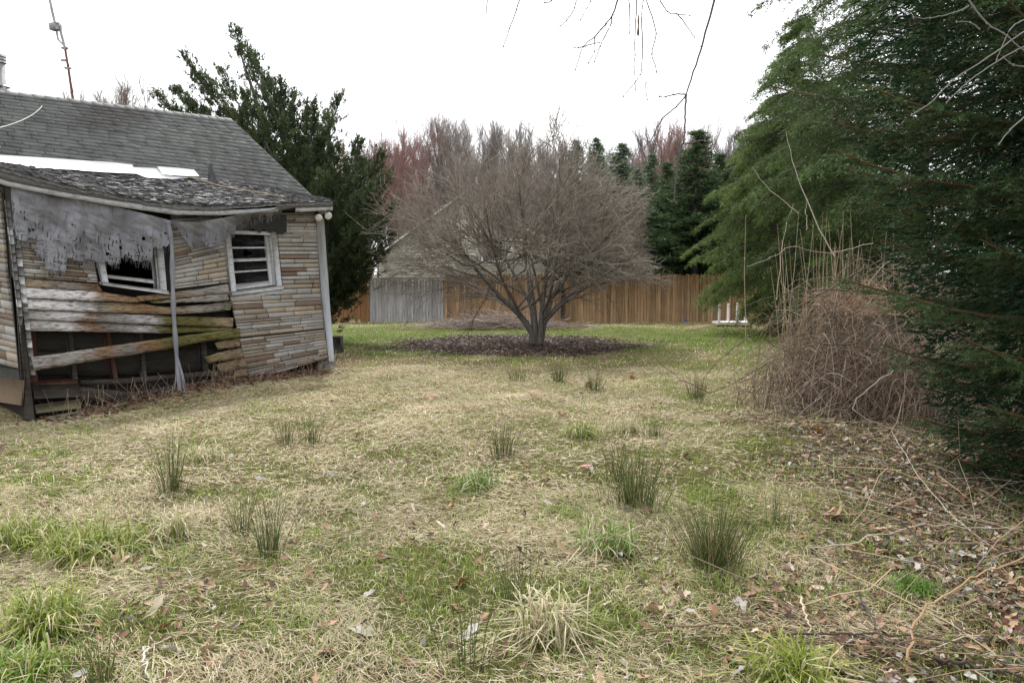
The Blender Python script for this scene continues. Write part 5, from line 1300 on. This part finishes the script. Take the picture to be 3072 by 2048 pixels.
def thatch(name, label, y0, y1, dens, L, wd, seed):
    rs = np.random.default_rng(seed); ym = np.linspace(y0, y1, 40); hf = lambda y: .82*y+.9
    n = int((2*hf(ym)).mean()*(y1-y0)*dens); y = y0+(y1-y0)*rs.random(n)**.92; x = (rs.random(n)*2-1)*hf(y)
    ok = ~house_inside(x, y) & (rs.random(n) > litter_w(x, y)*.8) & (mulch_r(x, y) > 1.0) & (x < 5.2+.1*y) & (rs.random(n) < 1.25-green_p(x, y)*1.25); x, y = x[ok], y[ok]; n = len(x)
    # strands comb over each other in local directions
    th = fbm(x*.8, y*.8, 51)*9+rs.normal(0, .8, n); D = np.stack([np.cos(th), np.sin(th), rs.normal(.05, .16, n)], -1)
    Vt, Q = leafquads(np.stack([x, y, gh(x, y)+rs.uniform(.004, .035, n)], -1), D, rs.uniform(*L, n), wd*rs.uniform(.7, 1.4, n), np.array([0, 0, 1.])+rs.normal(0, .35, (n, 3)))
    sh = (.62+.65*fbm(x*1.1, y*1.1, 57))[:, None]
    C = STRAW[rs.choice(5, n, p=[.27, .27, .2, .1, .16])]*rs.uniform(.7, 1.1, (n, 1))*sh
    o = obj(name, Vt, [Q], M_grass, None, False, np.repeat(C, 4, 0)); tag(o, label, 'grass', None, 'stuff')
grass_zone('grass', 'matted straw and green grass in the near lawn', 1.9, 5.2, 3700, (.035, .09), (.04, .11), .0034, 1001)
thatch('thatch', 'flattened dead straw matted over the near lawn', 1.9, 5.2, 6400, (.05, .12), .0032, 1011)
grass_zone('grass', 'short straw-coloured grass across the middle of the lawn', 5.2, 11.5, 850, (.04, .09), (.045, .11), .006, 1002)
thatch('thatch', 'flattened dead straw matted over the middle lawn', 5.2, 12, 1900, (.05, .14), .0058, 1012)
grass_zone('grass', 'greener short grass round the bare tree and along the fence', 11.5, 24.2, 260, (.04, .09), (.05, .10), .012, 1003)

# rushes and tufts
def rush(u, v, n, h, spread, label, group='rush clumps', cols=((.05, .078, .02), (.12, .15, .04)), name='rush_clump', cat='rushes', lean=.3, r=.0022, Kz=5):
    n = int(n*1.4); spread *= .75
    p = grd(u, v); rs = np.random.default_rng(int(u*7+v)); z = float(gh(p[0], p[1]))
    st = np.stack([p[0]+rs.normal(0, spread, n), p[1]+rs.normal(0, spread*.8, n), np.full(n, z-.01)], -1)
    L = h*(.35+.75*rs.random(n)**.8)*1.08; dr = (st-np.array([p[0], p[1], z-.01]))/max(spread, .01)*lean*.55+rs.normal(0, lean*.4, (n, 3)); dr[:, 2] = 0
    s = np.linspace(0, 1, Kz); P = st[:, None]+UP*(L[:, None]*s)[..., None]+dr[:, None]*(L[:, None]*s**1.5)[..., None]
    V, Q = tubes(P, (r*np.linspace(1, .35, Kz))[None], 3); c0, c1 = np.array(cols[0]), np.array(cols[1])
    C = c0+(c1-c0)*rs.random((n, 1)); dd = rs.random(n) < .15; C[dd] = (.36, .29, .17)
    o = obj(name, V, [Q], M_stem if cat == 'rushes' else M_grass, None, False, np.repeat(C, Kz*3, 0), origin=(p[0], p[1], z)); tag(o, label, cat, group)
rush(515, 1482, 75, .42, .055, 'tall dark rush clump in the grass below the collapsed wall')
rush(806, 1655, 60, .34, .05, 'upright rush clump left of centre above the curled leaves')
rush(728, 1590, 28, .30, .045, 'thin rush clump just behind the upright one left of centre')
rush(855, 1332, 45, .28, .06, 'left one of two small rush clumps in the middle lawn')
rush(932, 1326, 45, .30, .06, 'right one of two small rush clumps in the middle lawn')
rush(1508, 1370, 60, .34, .06, 'lone fan-shaped rush clump in the centre of the lawn')
rush(1905, 1512, 150, .42, .11, 'wide rush clump right of centre beside the pink scrap')
rush(1850, 1440, 40, .36, .08, 'sparse rush clump just behind the wide one')
rush(2140, 1690, 260, .34, .075, 'dense dark green rush clump near the right foreground', lean=.4)
rush(1675, 1140, 70, .32, .07, 'bushy rush clump in the lawn in front of the mulch bed')
rush(1782, 1170, 60, .34, .07, 'rush clump with a brown leaf at its foot near the mulch bed')
rush(1560, 1140, 50, .28, .12, 'faint low rush clump before the mulch bed')
rush(2090, 1200, 70, .36, .09, 'rush clump beside the drooping bramble canes')
rush(1965, 1318, 50, .20, .07, 'short rush clump right of the arching sedge tuft')
rush(310, 2045, 34, .25, .04, 'rush clump cut by the bottom edge at the left')
rush(1400, 1985, 22, .36, .09, 'sparse tall rush stems in the centre foreground')
rush(1570, 1790, 24, .32, .08, 'sparse rush stems behind the pale arching tuft')
rush(2330, 1560, 20, .24, .05, 'few thin rush stems on the green patch at the right')
def tuft(u, v, n, L, spread, cols, label, wd=.0075):
    n = int(n*1.4); spread *= .8
    p = grd(u, v); rs = np.random.default_rng(int(u*3+v*5)); x = p[0]+rs.normal(0, spread, n); y = p[1]+rs.normal(0, spread*.8, n)
    pal = np.array(cols); col = pal[rs.choice(len(pal), n)]*rs.uniform(.8, 1.15, (n, 1))
    V, Q, T, C = blades(x, y, L*rs.uniform(.5, 1.1, n), wd*rs.uniform(.7, 1.2, n), np.clip(rs.normal(.72, .25, n), .2, 1.15), col, rs, 1.35)
    o = obj('sedge_tuft', V, [Q, T], M_grass, None, False, C, origin=(p[0], p[1], float(gh(p[0], p[1])))); tag(o, label, 'grass tuft', 'sedge and grass tufts')
YG = [(.21, .27, .035), (.14, .19, .028), (.19, .24, .035), (.28, .30, .06), (.52, .47, .29)]; PG = [(.55, .49, .34), (.50, .43, .28), (.20, .24, .06)]; BG = [(.11, .22, .03), (.15, .26, .04), (.09, .17, .03)]
tuft(270, 1650, 420, .27, .17, YG, 'broad yellow-green sedge tuft at the left edge'); tuft(60, 1640, 240, .26, .11, YG, 'sedge tuft cut by the left edge below the house')
tuft(130, 1890, 400, .27, .09, YG, 'large arching sedge tuft in the lower left corner'); tuft(1745, 1315, 180, .30, .09, YG, 'arching yellow-green sedge tuft right of centre')
tuft(2745, 1765, 260, .14, .055, BG, 'small bright green grass tuft among dead leaves at the right', .005); tuft(2380, 2050, 220, .30, .09, YG, 'sedge tuft cut by the bottom edge right of centre')
tuft(1640, 1900, 170, .34, .09, PG, 'pale arching straw tuft in the centre foreground'); tuft(1430, 1460, 120, .26, .08, PG+BG, 'low straw tuft in the middle of the lawn')
tuft(1880, 1300, 140, .26, .10, PG, 'straw tuft behind the arching sedge'); tuft(520, 1600, 120, .26, .07, PG, 'drooping straw tuft below the tall dark rush clump'); tuft(600, 1380, 160, .22, .13, PG, 'pale straw tuft behind the tall dark rush clump')
tuft(1830, 1640, 130, .28, .09, PG+BG, 'straw and green tuft in front of the wide rush clump'); tuft(80, 2040, 160, .22, .09, BG+YG, 'green tuft in the bottom left corner')

# ================================================================== LEAVES AND LITTER
def leaf_template(seed, lobes):
    rs = np.random.default_rng(seed); K = 16; V = [(0, 0, 0)]
    for k in range(K):
        t = k/K*2*np.pi; r = .5*(1+.28*np.cos(lobes*t))*(.8+.3*abs(np.cos(t)))*rs.uniform(.85, 1.1)
        V.append((r*np.cos(t)*1.15, r*np.sin(t)*.8, 0))
    V = np.array(V); a = rs.uniform(.35, .8); V[:, 2] = a*V[:, 1]**2*1.6+rs.normal(0, .05, len(V))+.25*rs.normal()*V[:, 0]**2
    T = np.array([[0, 1+k, 1+(k+1) % K] for k in range(K)]); return V, T
LT = [leaf_template(i, l) for i, l in enumerate((3, 5, 4, 6, 2))]
LCOL = {'tan': (.42, .29, .18), 'pale': (.52, .43, .32), 'brown': (.20, .115, .065), 'grey': (.40, .38, .35), 'orange': (.34, .13, .045), 'red': (.22, .09, .05)}
lm = {}
def leaf_obj(u, v, size, key, label, group):
    k = (random.randrange(5), key)
    if k not in lm:
        V, T = LT[k[0]]; me = raw_mesh('fallen_leaf', V, [T], True, np.tile(np.array([LCOL[key]]), (len(V), 1))*rng.uniform(.75, 1.15, (len(V), 1))); me.materials.append(M_dead); lm[k] = me
    p = grd(u, v); o = bpy.data.objects.new('fallen_leaf', lm[k]); COL.objects.link(o); o.scale = (size, size, size)
    put(o, (p[0], p[1], float(gh(p[0], p[1]))+.012+size*.05), None); o.rotation_euler = (random.gauss(0, .45), random.gauss(0, .45), random.uniform(0, 6.28)); tag(o, label, 'leaf', group)
for (u, v, s, key, lb) in ((468, 1657, .13, 'pale', 'long pale leaf beside the left sedge tuft'), (356, 1680, .13, 'tan', 'pinkish tan leaf touching the left sedge tuft'), (618, 1759, .10, 'tan', 'tan leaf with a dark curled hollow left of centre'), (463, 1833, .10, 'pale', 'cone-shaped pale curled leaf at the lower left'),
        (524, 1962, .10, 'grey', 'crumpled silver-grey leaf at the lower left'), (631, 1957, .10, 'tan', 'flat tan leaf next to the crumpled grey one'), (1092, 1896, .10, 'grey', 'whitish crumpled leaf in the lower middle'), (1387, 1744, .09, 'red', 'reddish brown curled leaf among the sparse rush stems'),
        (1702, 1662, .14, 'tan', 'long tan leaf right of centre'), (1697, 1906, .12, 'pale', 'upright pale curled leaf in the straw tuft'), (1952, 1825, .11, 'tan', 'tan leaf in the lower right middle'), (1402, 1896, .09, 'grey', 'whitish leaf behind the foreground rush stems'),
        (2041, 1784, .09, 'pale', 'bright pale leaf below the dense rush clump'), (2224, 1810, .08, 'grey', 'grey leaf standing on edge right of the bright pale leaf'), (2509, 1550, .18, 'tan', 'large tan oak leaf on the edge of the leaf litter'), (2885, 1672, .13, 'grey', 'grey-white leaf at the right among stems'),
        (3043, 1708, .15, 'brown', 'big brown leaf at the right edge'), (2458, 1311, .16, 'orange', 'orange oak leaf at the foot of the bramble thicket'), (1295, 1196, .13, 'orange', 'orange leaf in the middle lawn left of the rushes'), (1601, 1191, .13, 'orange', 'orange leaf alone in the middle lawn before the rushes'),
        (1767, 1163, .15, 'brown', 'brown leaf at the foot of a rush clump'), (1897, 1135, .12, 'orange', 'orange leaf right of the rush clumps near the mulch bed'), (1690, 1257, .12, 'brown', 'brown leaf above the arching sedge tuft'), (1356, 1510, .07, 'orange', 'small orange leaf in the middle of the lawn')):
    leaf_obj(u, v, s, key, lb, None)
for k in range(170):
    v = random.uniform(1330, 2040); u = random.uniform(30, 2250)
    if random.random() > .2+.8*((v-1330)/700)**1.3: continue
    leaf_obj(u, v, random.uniform(.035, .07), random.choice(['brown', 'brown', 'brown', 'red', 'tan', 'grey']), 'small dry curled leaf lying in the lawn grass', 'small dry leaves scattered over the lawn')
def litter(name, label, n, xy, size, pal, p, seed, tilt=.35, lift=.03):
    rs = np.random.default_rng(seed); x, y = xy(rs, n); n = len(x); ac = Acc()
    ang = rs.uniform(0, 6.28, n); s = rs.uniform(*size, n); k = rs.integers(0, 5, n); pal = np.array(pal); col = pal[rs.choice(len(pal), n, p=p)]*rs.uniform(.7, 1.2, (n, 1))
    nrm = norm(np.stack([rs.normal(0, tilt, n), rs.normal(0, tilt, n), np.ones(n)], -1)); ax = norm(np.cross(nrm, np.stack([np.cos(ang), np.sin(ang), 0*ang], -1))); bx = np.cross(nrm, ax)
    z = gh(x, y)+rs.uniform(.005, lift, n)
    for i in range(5):
        m = k == i; Vt, T = LT[i]; Vt = Vt[::1]
        idx = [0]+list(range(1, 17, 2)); Vt = Vt[idx]; T8 = np.array([[0, 1+j, 1+(j+1) % 8] for j in range(8)])
        P = np.stack([x[m], y[m], z[m]], -1)[:, None]+s[m][:, None, None]*(ax[m][:, None]*Vt[None, :, 0:1]+bx[m][:, None]*Vt[None, :, 1:2]+nrm[m][:, None]*Vt[None, :, 2:3])
        ac.add(P.reshape(-1, 3), None, (np.arange(m.sum())[:, None, None]*9+T8[None]).reshape(-1, 3), np.repeat(col[m], 9, 0))
    o = ac.build(name, M_dead, None, True); tag(o, label, 'leaves', None, 'stuff')
def xy_right(rs, n):
    y = rs.uniform(1.9, 12, n)**1.0; y = 1.9+(y-1.9)*rs.random(n)**.5; x = rs.uniform(-.5, .85*1.0, n)*(y+1.2); ok = rs.random(n) < litter_w(x, y)*1.1; return x[ok], y[ok]
def xy_lawn(rs, n):
    y = 1.9+7.5*rs.random(n)**1.4; x = rs.uniform(-.85, .8, n)*(y+.5); ok = (rs.random(n) < .16+.75*np.clip(fbm(x*1.2, y*1.2, 77)-.42, 0, 1)*3) & ~house_inside(x, y) & (litter_w(x, y) < .6); return x[ok], y[ok]
LP = [(.22, .12, .072), (.32, .20, .125), (.12, .06, .04), (.46, .37, .285), (.36, .34, .32), (.06, .036, .026)]
litter('leaf_litter', 'brown dead leaves carpeting the ground under the conifers', 26000, xy_right, (.02, .055), LP, [.27, .2, .23, .08, .07, .15], 2001)
litter('leaf_litter', 'scattered dead leaves and bits in the near lawn', 6500, xy_lawn, (.018, .05), LP, [.25, .17, .28, .08, .07, .15], 2002, .5, .05)
def xy_ivy(rs, n):
    y = 2.2+7*rs.random(n)**.8; x = rs.uniform(.1, .85, n)*(y+.8); ok = (litter_w(x, y) > .5) & (fbm(x*1.4, y*1.4, 55) > .45); return x[ok], y[ok]
litter('ground_cover', 'small grey-green creeping leaves among the litter at the right', 11000, xy_ivy, (.012, .026), [(.12, .15, .09), (.17, .20, .14), (.08, .11, .06)], [.4, .3, .3], 2003, .6, .07)
# dead stems and canes lying over the litter
rs = np.random.default_rng(88)
cane_labels = ['pale cane running down from the bramble foot across the litter', 'pale thin cane lying level across the green patch edge at the right', 'long pale cane arching level towards the right edge', 'orange-brown cane rising to the right edge near the bottom',
    'dark bent stick left of the bright green tuft', 'dark stick slanting past the bright green tuft to the right edge', 'brown stick lying below the dense rush clump', 'short dark twig leaning below the dense rush clump', 'dark stick lying level near the bottom right', 'thick dark stick in the bottom right corner',
    'short broad pale piece of bark left of the bright green tuft', 'short brown stick on the green patch right of the wide rush clump', 'pale stick in the grass before the bramble thicket', 'bleached bent stem at the bottom left', 'pale side stem joining the bleached one at the bottom left']
for (pts, r, col), cl in zip((([(2650, 1250, 0.02), (2740, 1400, .1), (2840, 1530, .12), (2990, 1650, .05)], .005, PLC), ([(2370, 1480, .02), (2480, 1465, .05), (2700, 1520, .06), (3000, 1570, .1)], .004, PLC), ([(2430, 1640, .02), (2560, 1625, .08), (2780, 1575, .15), (3070, 1590, .2)], .005, PLC),
                    ([(2720, 1980, .02), (2760, 1850, .15), (2900, 1740, .3), (3072, 1670, .4)], .006, (.34, .22, .12)), ([(2560, 1750, .02), (2610, 1840, .05), (2640, 1900, .03), (2680, 1960, .02)], .005, DKC), ([(2700, 1560, .2), (2830, 1700, .06), (2930, 1770, .04), (3072, 1830, .03)], .006, DKC),
                    ([(2000, 1880, .03), (2150, 1870, .05), (2230, 1850, .03), (2420, 1900, .02)], .005, BRC), ([(2110, 1720, .08), (2180, 1790, .06), (2250, 1855, .03)], .003, DKC), ([(2300, 1910, .02), (2600, 1900, .03), (2900, 1925, .03)], .006, DKC), ([(2800, 1970, .02), (2950, 2000, .03), (3072, 2030, .03)], .009, DKC),
                    ([(2400, 1790, .01), (2420, 1850, .02), (2438, 1900, .01)], .007, (.45, .38, .28)), ([(2020, 1400, .02), (2080, 1410, .06), (2180, 1425, .02)], .004, BRC), ([(2200, 1298, .02), (2300, 1295, .04), (2400, 1300, .02)], .004, PLC), ([(430, 1940, .02), (434, 2000, .04), (450, 2048, .02)], .006, (.52, .48, .42)), ([(430, 1940, .02), (470, 1928, .03), (520, 1905, .02)], .004, (.5, .45, .38))), cane_labels):
    cane([grd(u, v, z)+0 for u, v, z in pts], r, r*.5, col, cl, 'dead_cane', 'dead canes on the ground', None, 18)
n = 900; x = rs.uniform(1.2, 6.5, n); y = rs.uniform(2.2, 8.2, n); ok = litter_w(x, y) > .35; x, y = x[ok], y[ok]; n = len(x)
c = np.stack([x, y, gh(x, y)+np.abs(rs.normal(.04, .07, n))], -1); d = norm(np.stack([rs.normal(0, 1, n), rs.normal(0, .7, n), rs.normal(0, .3, n)], -1))*rs.uniform(.12, .55, (n, 1))
P = np.stack([c-d, c-d*.3+rs.normal(0, .03, (n, 3)), c+d*.4+rs.normal(0, .03, (n, 3)), c+d], 1); P[..., 2] = np.maximum(P[..., 2], gh(P[..., 0], P[..., 1])+.008)
V, Q = tubes(P, rs.uniform(.0013, .0035, n)[:, None]*np.ones((1, 4)), 3); pal = np.array([[.33, .27, .2], [.20, .14, .10], [.10, .07, .06], [.40, .30, .19]])
o = obj('dead_stems', V, [Q], M_stem, None, False, np.repeat(pal[rs.choice(4, n)], 12, 0)); tag(o, 'thin dead stems strewn over the leaf litter at the right', 'stems', None, 'stuff')
# dry weeds at the foot of the house wall
n = 260; s_ = rs.uniform(.2, WL+.2, n); p = A[None]+w[None]*s_[:, None]+n_[None]*rs.uniform(.03, .55, (n, 1)); p[:, 2] = gh(p[:, 0], p[:, 1])
tp_ = p+np.stack([rs.normal(0, .12, n), rs.normal(0, .12, n), rs.uniform(.06, .42, n)], -1); P = np.stack([p, p*.5+tp_*.5+rs.normal(0, .02, (n, 3)), tp_], 1)
V, Q = tubes(P, .0024, 3); o = obj('dry_weeds', V, [Q], M_stem, None, False, np.repeat(np.array([[.24, .16, .11], [.34, .26, .18], [.16, .10, .07]])[rs.choice(3, n)], 9, 0)); tag(o, 'thin dry weeds along the foot of the broken wall', 'weeds', None, 'stuff')
def xy_wall(rs, n):
    s = rs.uniform(.1, WL-.3, n); o = np.abs(rs.normal(.15, .28, n)); q = A[None]+w[None]*s[:, None]+n_[None]*o[:, None]; return q[:, 0], q[:, 1]
litter('wall_debris', 'reddish dead leaves and rotten bits along the foot of the house wall', 2200, xy_wall, (.02, .07), [(.16, .07, .045), (.10, .05, .035), (.22, .13, .09), (.05, .035, .03)], [.3, .3, .2, .2], 2004, .4, .05)
p = grd(1761, 1415); o = obj('pink_scrap', *prism([p+np.array(q) for q in ((-.05, -.02, .05), (.03, -.03, .06), (.06, .01, .045), (.0, .03, .055), (-.06, .015, .05))], (0, 0, .004)), surf('pink_plastic', (.6, .22, .22), (.7, .35, .33), 20, .5)); tag(o, 'small pink wrapper scrap in the grass left of the wide rush clump', 'scrap')
